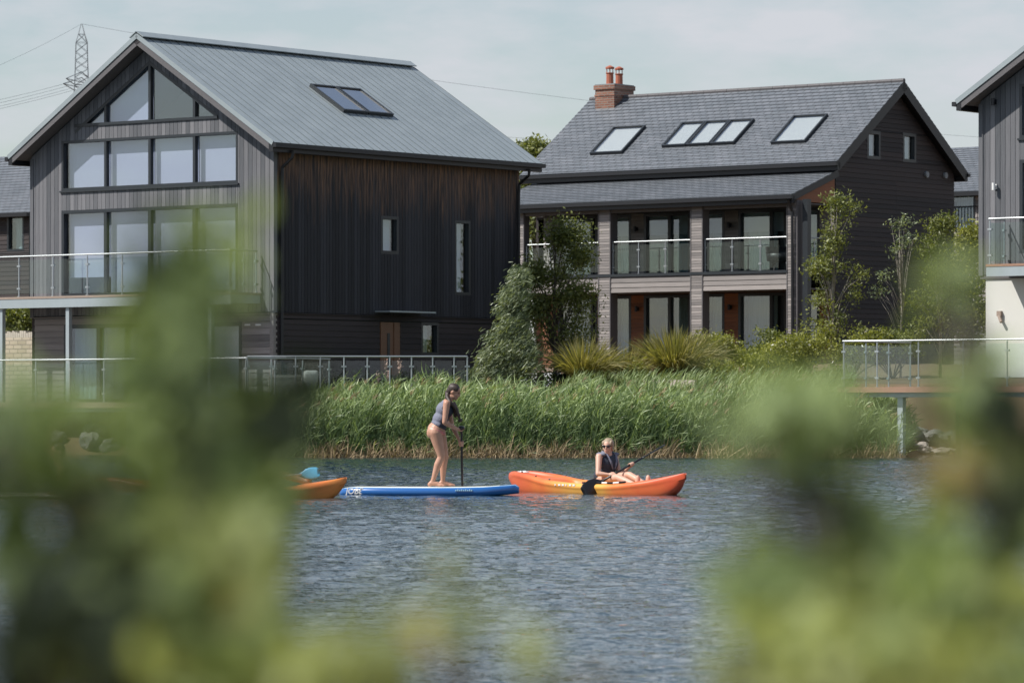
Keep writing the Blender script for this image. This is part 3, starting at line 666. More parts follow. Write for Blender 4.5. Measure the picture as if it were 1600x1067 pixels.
for q in (((958.4, 202), (1007.8, 200.5), (974.4, 241), (925, 243.5)), ((1239, 185.5), (1293, 181.5), (1261, 224), (1207, 227))): rooflight(SB, oB, *slope_rect(SB, *q), hgt=.11, glass='glass_sky2')
x0, x1, z0, z1 = slope_rect(SB, (1064.5, 196), (1179, 189), (1150, 226.6), (1037, 231.6))
for k in range(3): rooflight(SB, oB, x0+(x1-x0)*k/3+.012, x0+(x1-x0)*(k+1)/3-.012, z0, z1, hgt=.11, glass='glass_sky2')
# chimney
xc = SB.o.x; P = FG.p(mB, 0, 0)+EX*(LB-.62)
ch = thing('x', (0, 0, 0), '', ''); bpy.data.objects.remove(ch)
FCh = Fr((P.x, P.y, 0), EX, EN); mb = MB(); mb.box(FCh, -.39, .39, -.55, .55, 9.9, 11.70); mb.box(FCh, -.43, .43, -.59, .59, 11.70, 11.85); mb.box(FCh, -.41, .41, -.57, .57, 11.48, 11.54)
o = mb.build('chimney', M['brick'], HB); uv_frame(o, FCh, ORG[o.name])
mb = MB(); mb.box(FCh, -.40, .40, -.56, .56, 11.852, 11.88); mb.box(FCh, -.46, .46, -.62, .62, 9.9, 10.95); mb.build('flashing', M['lead'], o)
for dy in (-.26, .26):
    mb = MB(); c = FCh.p(0, dy, 0); q = lambda z: (c.x, c.y, z)
    mb.tube([q(11.87), q(11.92), q(12.22), q(12.25), q(12.27)], [.14, .125, .12, .14, .14], n=12)
    mb.tube([q(12.40), q(12.45), q(12.51)], [.15, .15, .03], n=12)
    for k in range(4): a = k*math.pi/2; mb.tube([(c.x+.1*math.cos(a), c.y+.1*math.sin(a), 12.27), (c.x+.1*math.cos(a), c.y+.1*math.sin(a), 12.41)], .015, n=5)
    mb.build('chimney_pot', M['terra'], o)
# veranda lean-to roof
zt_v = ba(1300, 276)[2]-.05; ze_v = 1.31+(630-305)/FPX*FB.p(.3, VB+.25, 0).y
run = VB+.28; sl_ = math.atan2(8.48-ze_v, run); zt_v = 8.48
U = EX; O = FB.p(-.12, .0, zt_v); DN = EN*math.cos(sl_)-Vector((0, 0, 1))*math.sin(sl_); NR = EN*math.sin(sl_)+Vector((0, 0, 1))*math.cos(sl_)
Lv = run/math.cos(sl_); lo = slope_slates('lean_to_roof', O, U, DN, NR, LB+.2, Lv, HB, M['slate'], course=.2)
SV = Fr(O, U, NR, DN); c = MB(); c.box(SV, .03, LB+.17, -.14, -.016, .03, Lv-.05); c.box(SV, 0, .03, -.20, -.013, 0, Lv); c.build('soffit', M['black'], lo)
E = Fr(SV.p(0, 0, Lv), U, EN); c = MB(); c.box(E, -.03, LB+.2, -.03, .09, -.12, -.02); c.box(E, 0, LB+.2, -.16, -.03, -.25, -.03); c.build('gutter', M['black'], lo)
# veranda frame
zf1 = ba(1229, 424, VB)[2]; zf0 = ba(1229, 452, VB)[2]; zbm = ba(1229, 323, VB)[2]; zbt = ba(1229, 313, VB)[2]
cols = [(ba(x1_, 400, VB)[0], ba(x0_, 400, VB)[0]) for x0_, x1_ in ((1231, 1245), (1080.4, 1097), (936.5, 953), (806, 818), (700, 716))]
ver = tag(thing('v', (0, 0, 0), 'x', 'x')) ; bpy.data.objects.remove(ver)
mb = MB(); clad_h(mb, Fr(FB.p(0, VB-.02, 0), EX, EN), zf0, zf1-.05, lambda z: cols[0][1], lambda z: LB, [(c[0], c[1], zf0, zf1-.05) for c in cols[1:]], bh=.155, back=False)
mb.box(FB, .05, LB, VB-.2, VB-.021, zf0+.01, zf1-.051, 0, 1); ver = mb.build('veranda', [M['wood_h'], M['room']], HB)
mb = MB(); mb.box(FB, cols[0][1]-.1, LB, VB-.1, VB-.01, zbm, zbt+.12); mb.build('beam', M['barge'], ver)
mb = MB(); mb.box(FB, .02, LB, .02, VB-.022, zf1-.05, zf1); mb.box(FB, cols[0][1], LB, VB-.02, VB+.035, zf1-.045, zf1+.04, .5); mb.build('floor', M['frame'], ver)
mb = MB(); mb.box(FB, .02, LB, .02, VB-.12, zbm+.1, zbm+.14); mb.box(FB, .02, LB, .02, VB-.21, zf0+.02, zf0+.06); mb.build('ceiling', M['barge'], ver)
mb = MB(); mb.box(FB, 0, LB, -.2, 1.2*VB, zbB, zbB+.12); mb.build('terrace', M['deck'], ver)
for c0, c1 in cols:
    mb = MB(); FCc = Fr(FB.p(c0, VB, 0), EX, EN); wd = c1-c0
    clad_h(mb, FCc, zbB, zbt, lambda z: 0, lambda z: wd, [], bh=.085, th=.02, back=False); mb.box(FCc, .002, wd-.002, -wd, -.001, zbB, zbt, .4, 2)
    mb.box(FCc, -.035, -.002, -.04, .028, zbB, zbt, .4, 2); mb.box(FCc, wd+.002, wd+.035, -.04, .028, zbB, zbt, .4, 2)
    mb.build('column', [M['wood_h'], M['room'], M['barge']], ver)
pipe([FB.p(cols[0][0]+.12, VB+.30, ze_v-.15), FB.p(cols[0][0]+.10, VB+.1, ze_v-.5), FB.p(cols[0][0]+.10, VB+.09, 5), FB.p(cols[0][0]+.10, VB+.09, zbB)], HB, .045)
mb = MB(); mb.box(FB, cols[0][0]-.32, cols[0][0]-.14, VB-.3, VB-.1, zbB, zbt+.02); mb.build('corner_post', M['frame'], ver)
hr = ba(1229, 370, VB)[2]-zf1-.04
def rail_bay(a, c): balustrade(ver, [FB.p(a, VB-.09, 0), FB.p(c, VB-.09, 0)], zf1+.04, hr, posts=[ (c-a)*k/3 for k in (0.02, 1, 2, 2.98)])
for c0, c1 in zip(cols[:-1], cols[1:]): rail_bay(c0[1]+.02, c1[0]-.02)
balustrade(ver, [FB.p(.02, .1, 0), FB.p(.02, VB-.15, 0)], zf1+.04, hr, gap=1.1)
# back wall of the veranda with its glazing: (pixel left, pixel right, kind)
def bx(px): return ba(px, 400)[0]
zw1 = zf1+.06; zw1t = ba(1180, 328)[2]; zw0 = zbB+.15; zw0t = ba(1180, 458)[2]
ops = []
spec = [(1253, 1281, [], 'g'), (1154, 1229, [1205], 'g'), (1097, 1132.5, [], 'g'), (1006.5, 1079, [1046], 'd'), (953.5, 986.6, [], 'g'), (872, 934, [925], 'g')]
wall = MB()
for za, zb_, zt_, cm in ((zbB, zw0, zw0t, 'cedar'), (zf1, zw1, zw1t, 'wood_h')):
    ops = [(bx(r_), bx(l_), zb_, zt_) for l_, r_, _, _ in spec]
    wl = MB(); top = zf0+.02 if cm == 'cedar' else zbm+.1
    clad_h(wl, FB, za, top, lambda z: .02, lambda z: LB-.05 if za < 3 else bx(850), ops, bh=.13)
    wl.build('veranda_back_wall', [M['cedar'] if cm == 'cedar' else M['wood_h'], M['room']], HB)
    for i, (l_, r_, ml, kd) in enumerate(spec):
        backs = {0: ['blind'], 1: ['room', ('curtain', 1)], 2: ['curtain'], 3: ['curtain', 'room'], 4: ['curtain'], 5: ['curtain', 'curtain']}[i]
        nm = 'glazed_door' if kd == 'd' else 'window'
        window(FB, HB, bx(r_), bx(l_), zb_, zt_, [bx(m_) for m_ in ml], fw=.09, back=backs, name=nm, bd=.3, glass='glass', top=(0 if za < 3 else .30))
for px, py in ((996, 358), (1142, 352), (998, 483), (1143, 480)):
    a, _, z = ba(px, py); lamp(FB, HB, a, .035, z)
mb = MB()
mb.prism([FB.p(-.02, .05, zt_v-.20), FB.p(-.02, VB-.1, zbt+.02), FB.p(-.02, VB-.1, zbt-.03), FB.p(-.02, .05, zbt-.03)], [FB.p(.04, .05, zt_v-.20), FB.p(.04, VB-.1, zbt+.02), FB.p(.04, VB-.1, zbt-.03), FB.p(.04, .05, zbt-.03)])
mb.build('veranda_cheek', M['cedar'], HB)
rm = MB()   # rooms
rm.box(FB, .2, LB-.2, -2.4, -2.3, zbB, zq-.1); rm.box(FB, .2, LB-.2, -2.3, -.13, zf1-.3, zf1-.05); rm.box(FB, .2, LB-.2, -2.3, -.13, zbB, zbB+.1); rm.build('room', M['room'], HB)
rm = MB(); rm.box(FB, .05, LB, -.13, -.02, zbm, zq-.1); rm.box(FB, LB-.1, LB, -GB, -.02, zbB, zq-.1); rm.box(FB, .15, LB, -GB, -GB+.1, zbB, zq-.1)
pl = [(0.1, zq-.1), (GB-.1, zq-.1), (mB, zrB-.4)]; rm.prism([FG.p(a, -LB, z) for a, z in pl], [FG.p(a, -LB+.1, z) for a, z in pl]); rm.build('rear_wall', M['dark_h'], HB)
# tub chair on the balcony
ac, _, _ = ba(1217, 410, VB-.7); P = FB.p(ac, VB-.75, zf1+.0); ch = thing('tub_chair', P, 'black rounded tub chair behind the glass on the slate roofed house balcony', 'chair')
mb = MB(); rs = []
for r_, z in ((.20, .30), (.34, .36), (.42, .55), (.44, .78), (.40, .80), (.37, .6), (.30, .47), (.05, .46)):
    rs.append([Vector((P.x+r_*math.cos(a), P.y+r_*math.sin(a), P.z+z-(.22 if (math.sin(a) < -.3 and z > .5) else 0))) for a in [2*math.pi*k/20 for k in range(20)]])
mb.rings(rs); mb.build('seat_shell', M['black'], ch, smooth=True)
for k in range(4): a = math.pi/4+k*math.pi/2; mb = MB(); mb.tube([(P.x+.18*math.cos(a), P.y+.18*math.sin(a), P.z+.32), (P.x+.3*math.cos(a), P.y+.3*math.sin(a), P.z)], .018); mb.build('leg', M['black'], ch)

# ------------------------------------------------------------ the partly seen house at the right edge
P1 = at(1532, 630, 97.0); CC = Vector((P1.x, P1.y, 0))-EX*WA; FC = Fr(CC, EX, EN)
dzC = .85
HC, underC, pitchC, midC, rpC, zbkC, zbC = build_glazed_house(FC, 'grey timber house cut by the right edge with white lower wall', dzC, 'C')
mb = MB(); mb.box(FC, WA-1.25, WA-.14, -.35, -.02, zbC, zbkC-.025); mb.build('rendered_pier', M['render'], HC)
mb = MB(); mb.box(FC, 0, WA-1.3, -1.9, -1.8, zbC, zbkC-.1); mb.box(FC, WA-.35, WA-.15, -LA, -.4, zbC, zbkC-.1); mb.build('lower_wall', M['render'], HC)
mb = MB(); mb.box(FC, 0, WA, -2.6, .02, zbkC-.10, zbkC-.021); mb.build('soffit', M['barge'], HC)
FCl = Fr(FC.p(WA, 0, 0), -EN, EX); mb = MB(); clad_v(mb, FCl, .05, LA, K_(zbkC-.02), K_(underC(WA)+.02), [], bw=.15); mb.build('side_wall', [M['wood_v'], M['room']], HC)
mb = MB(); mb.box(FC, 0, .1, -LA, -.15, zbC, underC(0)); mb.box(FC, 0, WA, -LA, -LA+.1, zbC, underC(0)); pl = [(0.05, underC(0)), (WA-.05, underC(0)), (RA, 10.6+dzC)]; mb.prism([FC.p(a, -LA, z) for a, z in pl], [FC.p(a, -LA+.1, z) for a, z in pl]); mb.build('rear_wall', M['dark_h'], HC)
def ca(px, py, b=0): return FC.loc(hit(px, py, FC.p(0, b, 0), EN))
for px, py, mm in ((1556, 160, 'black'), (1557, 292, 'white')):
    a, _, z = ca(px, py); lamp(FC, HC, a, .03, z, mm)
a, _, z = ca(1562, 491); mb = MB(); mb.box(FC, a-.07, a+.05, -.02, .07, z-.05, z+.08); mb.tube([FC.p(a, .04, z-.04), FC.p(a-.1, .10, z-.2)], .04); mb.build('wall_lamp', M['deck'], HC)
zbC_ = ca(1545, 413, .9)[2]; s1C = FC.loc(hit(1540, 415, FC.p(0, .95, 0), EN))[0]
balcony(FC, HC, .3, s1C, .95, zbC_, None, edge='deck_red', h=1.12, ret0=False, ret1=True)
# its deck over the water
zdC = 1.70; bC = FC.loc(at(1313, 600, 94.6))[1]; s1 = FC.loc(hit(1310, 600, FC.p(0, bC, 0), EN))[0]
FCm = Fr(FC.p(s1, 0, 0), -EX, EN)
deckC = deck_thing(FCm, 0, 12, bC-3.3, bC, zdC, 'timber deck on steel piles over the reeds at the right', [.02, .98, 2.15, 3.4, 4.6, 5.8, 7.0, 8.2, 9.4, 10.6, 11.8], edge='deck_red', piles=[(1.62, bC-.3), (6.2, bC-.3), (1.62, bC-3), (6.2, bC-3)], h=1.12, zl=-.3, thick=.13)
# things on the deck: a chain barrier frame behind the glass
mb = MB()

# ------------------------------------------------------------ houses farther off
def far_house(F, w, d, zb, ze, zr, label, wm, windows, chim=None, side=1):
    H = thing('distant_house', F.p(w/2, 0, zb), label, 'house')
    mb = MB(); clad_h(mb, F, zb, ze, lambda z: 0, lambda z: w, [(a, c, e, f) for a, c, e, f, *_ in windows], bh=.16); mb.build('wall', [M[wm], M['room']], H)
    mb = MB(); mb.box(F, 0, w, -d, -d+.1, zb, ze); mb.box(F, 0, .1, -d+.1, -.13, zb, ze); mb.box(F, w-.1, w, -d+.1, -.13, zb, ze)
    for a in (0, w-.1): mb.prism([F.p(a, -.02, ze), F.p(a, -d, ze), F.p(a, -d/2, zr-.1)], [F.p(a+.1, -.02, ze), F.p(a+.1, -d, ze), F.p(a+.1, -d/2, zr-.1)])
    mb.build('side_wall', M[wm], H)
    th = math.atan2(zr-ze, d/2)
    for sg in (1, -1):
        DN = F.y*(sg*math.cos(th))-Vector((0, 0, 1))*math.sin(th); NR = F.y*(sg*math.sin(th))+Vector((0, 0, 1))*math.cos(th)
        o = slope_slates('roof', F.p(-.3, -d/2, zr+.05), F.x, DN, NR, w+.6, (d/2+.35)/math.cos(th), H, M['slate'])
    E = Fr(F.p(-.3, .35, ze-.15), F.x, F.y); mb = MB(); mb.box(E, 0, w+.6, -.3, .1, -.12, .02); mb.build('gutter', M['black'], H)
    for a, c, e, f, bk_ in windows: window(F, H, a, c, e, f, back=[bk_], fw=.08)
    if chim:
        mb = MB(); FQ = Fr(F.p(chim, -d/2, 0), F.x, F.y); mb.box(FQ, -.45, .45, -.35, .35, zr-1, zr+.5); o = mb.build('chimney', M['brick'], H); uv_frame(o, FQ, ORG[o.name])
    return H
# left edge: pitched slate roof over dark boards
Pl = at(46, 630, 138); FL = Fr((Pl.x, Pl.y, 0), EX, EN)
zz = lambda py, D: 1.31+(630-py)/FPX*D
far_house(FL, 9, 7, 2, zz(327, 138), zz(240, 141), 'distant slate roofed house at the left edge behind the large house', 'dark_h', [(.25, 1.1, zz(392, 138), zz(335, 138), 'curtain')])
Pr = at(1545, 630, 140); FR_ = Fr((Pr.x, Pr.y, 0), EX, EN)
far_house(FR_, 8, 7, 2.4, zz(294, 140), zz(228, 143), 'distant slate roofed house with juliet balcony seen between two houses', 'wood_h', [(.55, 1.65, zz(360, 140), zz(300, 140), 'curtain')], chim=.3)
# juliet balcony rail
jb = [o for o in S.objects if o.name.startswith('distant_house')][-1]
mb = MB(); 
for k in range(12): mb.tube([FR_.p(.4+k*.13, .12, zz(358, 140)), FR_.p(.4+k*.13, .12, zz(322, 140))], .012, n=5)
mb.tube([FR_.p(.35, .12, zz(322, 140)), FR_.p(1.9, .12, zz(322, 140))], .02, n=6); mb.build('balcony_rail', M['black'], jb)
# stone garden wall at the left
Pw = at(60, 630, 112); FW = Fr((Pw.x, Pw.y, 0), EX, EN); gw_ = thing('stone_wall', FW.p(3, 0, 1.2), 'low pale limestone garden wall beside the large left house', 'wall')
mb = MB(); mb.box(FW, -1, 8, -.3, 0, .9, zz(527, 112)); o = mb.build('wall', M['stone'], gw_); uv_frame(o, FW, ORG[o.name])
mb = MB(); k = -1.0
while k < 8: w_ = random.uniform(.06, .1); hh = random.uniform(.12, .2); mb.box(FW, k, k+w_*.85, -.28, -.02, zz(527, 112)+.003, zz(527, 112)+hh, random.random()); k += w_
mb.build('coping', M['rock_w'], gw_)
# pylon and wires
D0 = 500; pc = at(127.5, 38, D0); PY = thing('electricity_pylon', (pc.x, pc.y, 0), 'lattice steel electricity pylon rising behind the left house roof', 'pylon')
M['pylon'] = mat('galvanised pylon steel', (.22, .25, .27), .6); mb = MB(); zt = pc.z
lv = [(38, .12), (54, .8), (67, 1.45), (82, 1.5), (95, 1.55), (108, 1.62), (121, 1.7), (134, 1.8), (150, 1.95), (170, 2.2), (195, 2.6), (230, 3.1), (280, 3.8), (360, 4.8), (470, 6.0), (626, 7.6)]
ca_, sa_ = math.cos(R(8)), math.sin(R(8))
def cn_(py, w, k): sx, sy = ((-1, -1), (1, -1), (1, 1), (-1, 1))[k]; w *= .5; return Vector((pc.x+(sx*ca_-sy*sa_)*w, pc.y+(sx*sa_+sy*ca_)*w, zz(py, D0)))
for (p0, w0), (p1_, w1_) in zip(lv[:-1], lv[1:]):
    for k in range(4):
        a, b_ = cn_(p0, w0, k), cn_(p1_, w1_, k); mb.tube([a, b_], .062, n=4, cap=False)
        if p0 > 50:
            mb.tube([a, cn_(p1_, w1_, (k+1) % 4)], .035, n=4, cap=False); mb.tube([cn_(p0, w0, (k+1) % 4), b_], .035, n=4, cap=False)
        if p0 in (54, 67, 134, 195, 280): mb.tube([a, cn_(p0, w0, (k+1) % 4)], .03, n=4, cap=False)
mb.build('lattice_tower', M['pylon'], PY)
ad_ = Vector((-.25, -.97, 0)).normalized()
for py, ln in ((132, 5.5), (141, 6.5), (200, 7.5), (205, 7.5), (262, 6.5)):
    for s_ in (-1, 1):
        mb = MB(); c0 = Vector((pc.x, pc.y, zz(py, D0))); tip = c0+ad_*(s_*ln)+Vector((0, 0, .3)); w = 1.0
        for q in ((-w, 0), (w, 0), (0, 1.6)): mb.tube([c0+Vector((q[0], 0, q[1])), tip], .06, n=4, cap=False)
        mb.build('cross_arm', M['pylon'], PY)
def wire(pts, r, label, grp=None):
    r *= .42; n = 40; P = []
    for k in range(n+1):
        t_ = k/n; a, b_, sag = pts; q = a.lerp(b_, t_); q.z -= sag*4*t_*(1-t_); P.append(q)
    mb = MB(); mb.tube(P, r, n=4, cap=False); o = mb.build('power_line', M['pylon']); tag(o, label, 'power line', grp); return o
wire((Vector((pc.x, pc.y, zt)), at(-900, 150, 470), 9), .045, 'thin earth wire running left from the pylon peak', 'power lines')
wire((Vector((pc.x, pc.y, zt)), at(2300, 232, 620), 5), .05, 'thin earth wire running right from the pylon peak above the roofs', 'power lines')
for i, (y0_, y1_) in enumerate(((128, 141), (133, 146), (138, 152), (142, 156))):
    a = Vector((pc.x-.9, pc.y-3, zz(y0_, D0-3))); wire((a, at(-900, y1_+12, 470), 5), .055, ['highest', 'second', 'third', 'lowest'][i]+' of the four heavy cables leaving the pylon to the left', 'power lines')
for i, (y0_, y1_) in enumerate(((150, 205), (158, 214), (163, 220))):
    a = Vector((pc.x+.9, pc.y, zz(y0_, D0))); wire((a, at(1500, y1_+32, 560), 2), .05, ['top', 'middle', 'bottom'][i]+' cable crossing the sky between the two main roofs', 'power lines')
# ------------------------------------------------------------ plants
def ribbons(base, dirs, length, width, bend, tone, segs=4, wind=(1, 0, 0), droop=0.35, tip=.15, facing=None):
    """curved leaf strips. base (n,3), dirs (n,3) start directions, bend = how far they are blown along the wind"""
    n = len(base); wv = np.array(wind, float); V = np.zeros((n, segs+1, 2, 3)); p = base.copy(); d = dirs/np.linalg.norm(dirs, axis=1, keepdims=True)
    side = rng.normal(size=(n, 3)); side[:, 1] *= .35
    if facing is not None: side = side*.5+facing
    step = (length/segs)[:, None]
    for k in range(segs+1):
        s_ = side-d*(side*d).sum(1, keepdims=True); s_ /= np.linalg.norm(s_, axis=1, keepdims=True)+1e-9
        w = (width*(tip+(1-tip)*np.sin(np.pi*np.clip(.22+.78*(1-k/segs), 0, 1)*.5)))[:, None]*.5
        if k == segs: w = w*.15
        V[:, k, 0] = p-s_*w; V[:, k, 1] = p+s_*w
        p = p+d*step; d = d+wv*bend[:, None]/segs-np.array([0, 0, 1])*droop/segs*bend[:, None]*1.5; d /= np.linalg.norm(d, axis=1, keepdims=True)
    i = (np.arange(n)*(segs+1)*2)[:, None]+np.arange(segs)[None, :]*2; F = np.stack([i, i+1, i+3, i+2], -1).reshape(-1, 4)
    T = np.repeat(tone, (segs+1)*2); return V.reshape(-1, 3), F, T
def join(parts):
    V, F, T = [], [], []; o = 0
    for v, f, t in parts: V.append(v); F.append(f+o); T.append(t); o += len(v)
    return np.concatenate(V), np.concatenate(F), np.concatenate(T)
def leaf_cloud(c, size, tone, length=None, jitter=None, up=.3):
    """small folded quads, one per point of c"""
    n = len(c); a = rng.normal(size=(n, 3)); a /= np.linalg.norm(a, axis=1, keepdims=True); b_ = rng.normal(size=(n, 3)); b_[:, 2] += up
    b_ -= a*(a*b_).sum(1, keepdims=True); b_ /= np.linalg.norm(b_, axis=1, keepdims=True)
    s_ = size*rng.uniform(.6, 1.25, n) if np.isscalar(size) else size; s_ = s_[:, None]
    V = np.stack([c-a*s_, c-b_*s_*.42, c+a*s_, c+b_*s_*.42], 1).reshape(-1, 3); F = (np.arange(n)*4)[:, None]+np.arange(4)[None, :]
    return V, F, np.repeat(tone, 4)
# ---- reed bed
def reed_bed(name, pxl, pxr, n, ztop, label, y0f=93.9, depth=3.6, back=0):
    px = rng.uniform(pxl, pxr, n); dd = rng.uniform(0, 1, n)**1.35*depth; Y = y0f+dd
    X = (px-CX)/FPX*Y; Z = np.maximum(ground_z(X, Y), -.05)
    top = ztop(px)+rng.normal(0, .17, n)+.15*np.sin(px*.05)*.6+.10*np.sin(px*.021+1)
    H = np.clip(top-Z, .35, 2.6)*rng.uniform(.78, 1.0, n); patch = .5+.5*np.sin(px*.03+dd*2)*.4
    parts = []; lean = rng.normal(.10, .12, n); leany = rng.normal(0, .1, n)
    sd = np.stack([lean, leany, np.ones(n)], 1); base = np.stack([X, Y, Z], 1)
    parts.append(ribbons(base, sd, H, np.full(n, .014), rng.uniform(.1, .5, n), rng.uniform(.1, .6, n), 4))
    for k in range(11):
        f = rng.uniform(.0, 1.0, n)**1.15; st = base+sd*(H*f)[:, None]*.97+np.stack([.10*f*f*H, 0*f, 0*f], 1); sgn = rng.choice([-1, 1, 1], n)
        dr = np.stack([sgn*rng.uniform(.15, .75, n), rng.normal(0, .5, n), rng.uniform(.6, 1.6, n)], 1)
        ln = rng.uniform(.22, .62, n)*(1-.2*f); tone = np.clip(rng.normal(.42, .3, n)+.22*(f-.5)+.2*(patch-.5), 0, 1)
        parts.append(ribbons(st, dr, ln, rng.uniform(.011, .026, n), rng.normal(.75, .75, n), tone, 4))
    V, F, T = join(parts); o = np_mesh(name, V, F, T, M['reed'])
    hs_ = rng.uniform(0, 1, n) < .035; tp_ = (base+sd*H[:, None]+np.stack([.1*H, 0*H, 0*H], 1))[hs_]; nh = len(tp_); hp = []
    for k in range(7): hp.append(ribbons(tp_+rng.normal(0, .02, (nh, 3)), np.stack([rng.normal(.5, .3, nh), rng.normal(0, .25, nh), np.ones(nh)], 1), rng.uniform(.12, .24, nh), np.full(nh, .018), rng.uniform(.4, 1.5, nh), rng.uniform(.3, .9, nh), 2))
    V2, F2, T2 = join(hp); ho = np_mesh('reed_plumes', V2, F2, T2, M['reed_dry']); tag(ho, 'feathery buff reed plumes standing above the green reeds', 'reed plumes', kind='stuff')
    tag(o, label, 'reeds', kind='stuff'); return o
zt1 = lambda px: np.interp(px, [395, 430, 480, 560, 700, 760, 870, 960, 1100, 1300, 1340, 1400, 1412], [1.0, 1.15, 1.38, 1.55, 1.62, 1.64, 1.5, 1.38, 1.48, 1.5, 1.38, 1.05, .6])
reed_bed('reed_bed', 395, 1412, 7600, zt1, 'tall green reeds blown sideways along the far bank of the lake')
# dry stalks at the water's edge
n = 3600; px = np.concatenate([rng.uniform(478, 1410, n)]); Y = 93.6+rng.uniform(0, .8, n); X = (px-CX)/FPX*Y
parts = []
for k in range(2):
    b0 = np.stack([X+rng.normal(0, .05, n), Y, np.full(n, -.03)], 1); dr = np.stack([rng.normal(.1, .55, n), rng.normal(0, .3, n), np.ones(n)], 1)
    parts.append(ribbons(b0, dr, rng.uniform(.10, .5, n)*(1+.6*np.sin(px*.11)*np.sin(px*.037)), rng.uniform(.012, .024, n), rng.normal(.2, .8, n), rng.uniform(0, 1, n), 3))
V, F, T = join(parts); o = np_mesh('dry_reed_stalks', V, F, T, M['reed_dry']); tag(o, 'straw coloured dead reed stems at the waterline', 'reeds', kind='stuff')
# bank grass behind the reeds
n = 9000; px = rng.uniform(400, 1330, n); Y = rng.uniform(97.5, 104, n); X = (px-CX)/FPX*Y; Z = ground_z(X, Y)
V, F, T = ribbons(np.stack([X, Y, Z], 1), np.stack([rng.normal(.2, .3, n), rng.normal(0, .3, n), np.ones(n)], 1), rng.uniform(.2, .5, n), np.full(n, .025), rng.uniform(.3, 1.2, n), rng.uniform(.1, .8, n), 3)
o = np_mesh('bank_grass', V, F, T, M['reed']); tag(o, 'rough grass on the bank behind the reeds', 'grass', kind='stuff')

# ---- trees and shrubs
def crown_pts(blobs, per=1.0):
    P, T = [], []
    for (c, r, n) in blobs:
        n = int(n*per); u = rng.normal(size=(n, 3)); u /= np.linalg.norm(u, axis=1, keepdims=True); rad = rng.uniform(0, 1, n)**.45
        q = np.array(c)+u*rad[:, None]*np.array(r); P.append(q)
    return np.concatenate(P)
def clumped(P, k, spread, n, ):      # choose k seeds from P and scatter n leaves round them -> gaps and clumps
    seeds = P[rng.integers(0, len(P), k)]; idx = rng.integers(0, k, n); return seeds[idx]+rng.normal(0, spread, (n, 3)), idx
def tree(name, loc, label, cat, trunk, blobs, leafm, leaf=.055, clumps=160, nleaf=6000, spread=.16, bark='bark', r0=.06, group=None, wind=None, limbs=14, tonebias=0, droop=0):
    T_ = thing(name, loc, label, cat, group); tr = [Vector(p) for p in trunk]
    mb = MB(); nn = len(tr); mb.tube(tr, [r0*(1-.85*k/(nn-1)) for k in range(nn)], n=8)
    P = crown_pts([(c, r, 400) for c, r in blobs]); seeds = P[rng.integers(0, len(P), clumps)]
    for k in range(min(limbs, clumps)):
        s_ = Vector(seeds[k]); zz_ = tr[0].z+(s_.z-tr[0].z)*random.uniform(.35, .75)
        seg = next((i for i in range(nn-1) if tr[i].z <= zz_ <= tr[i+1].z), nn-2); t_ = (zz_-tr[seg].z)/max(1e-3, tr[seg+1].z-tr[seg].z); a = tr[seg].lerp(tr[seg+1], min(1, max(0, t_)))
        m_ = a.lerp(s_, .5)+Vector((0, 0, .12*(s_-a).length)); mb.tube([a, m_, s_], [r0*.35, r0*.22, r0*.07], n=5)
    mb.build('trunk', M[bark], T_, smooth=True)
    idx = rng.integers(0, clumps, nleaf); ct = rng.normal(0, .12, clumps); q = seeds[idx]+rng.normal(0, 1, (nleaf, 3))*np.array([spread, spread, spread*.8])
    if droop: q[:, 2] -= np.abs(rng.normal(0, droop, nleaf))
    tone = np.clip(.42+tonebias+ct[idx]+rng.normal(0, .2, nleaf), 0, 1)
    if wind is not None:
        n = nleaf; d = np.array(wind)[None, :]+rng.normal(0, .35, (n, 3)); V, F, TT = ribbons(q, d, rng.uniform(leaf*1.3, leaf*3.2, n), np.full(n, leaf*.42), rng.uniform(0, 1, n), tone, 2)
    else: V, F, TT = leaf_cloud(q, leaf, tone)
    np_mesh('foliage', V, F, TT, M[leafm], T_); return T_
def W_(px, py, D): p = at(px, py, D); return (p.x, p.y, p.z)
def gz(px, D): p = at(px, 630, D); return (p.x, p.y, float(ground_z(p.x, D)))
m_ = lambda D: D/FPX
# birch in front of the middle house
D = 108; u = m_(D)
tree('birch_tree', gz(868, D), 'leafy birch hiding the left end of the veranda', 'tree', [gz(868, D), W_(868, 560, D), W_(866, 480, D), W_(868, 400, D), W_(864, 345, D)],
     [(W_(868, 370, D), (24*u, 22*u, 38*u)), (W_(898, 362, D), (30*u, 20*u, 16*u)), (W_(905, 395, D), (18*u, 16*u, 14*u)), (W_(838, 420, D), (20*u, 16*u, 18*u)), (W_(905, 455, D), (26*u, 20*u, 20*u)), (W_(836, 470, D), (24*u, 20*u, 24*u)), (W_(862, 425, D), (46*u, 30*u, 34*u)), (W_(872, 480, D), (58*u, 40*u, 50*u)), (W_(866, 540, D), (62*u, 40*u, 60*u)), (W_(905, 520, D), (30*u, 25*u, 45*u)), (W_(850, 590, D), (60*u, 30*u, 30*u))],
     'leaf', leaf=.055, clumps=230, nleaf=15500, spread=.17, r0=.07, limbs=40, droop=.1, bark='bark')
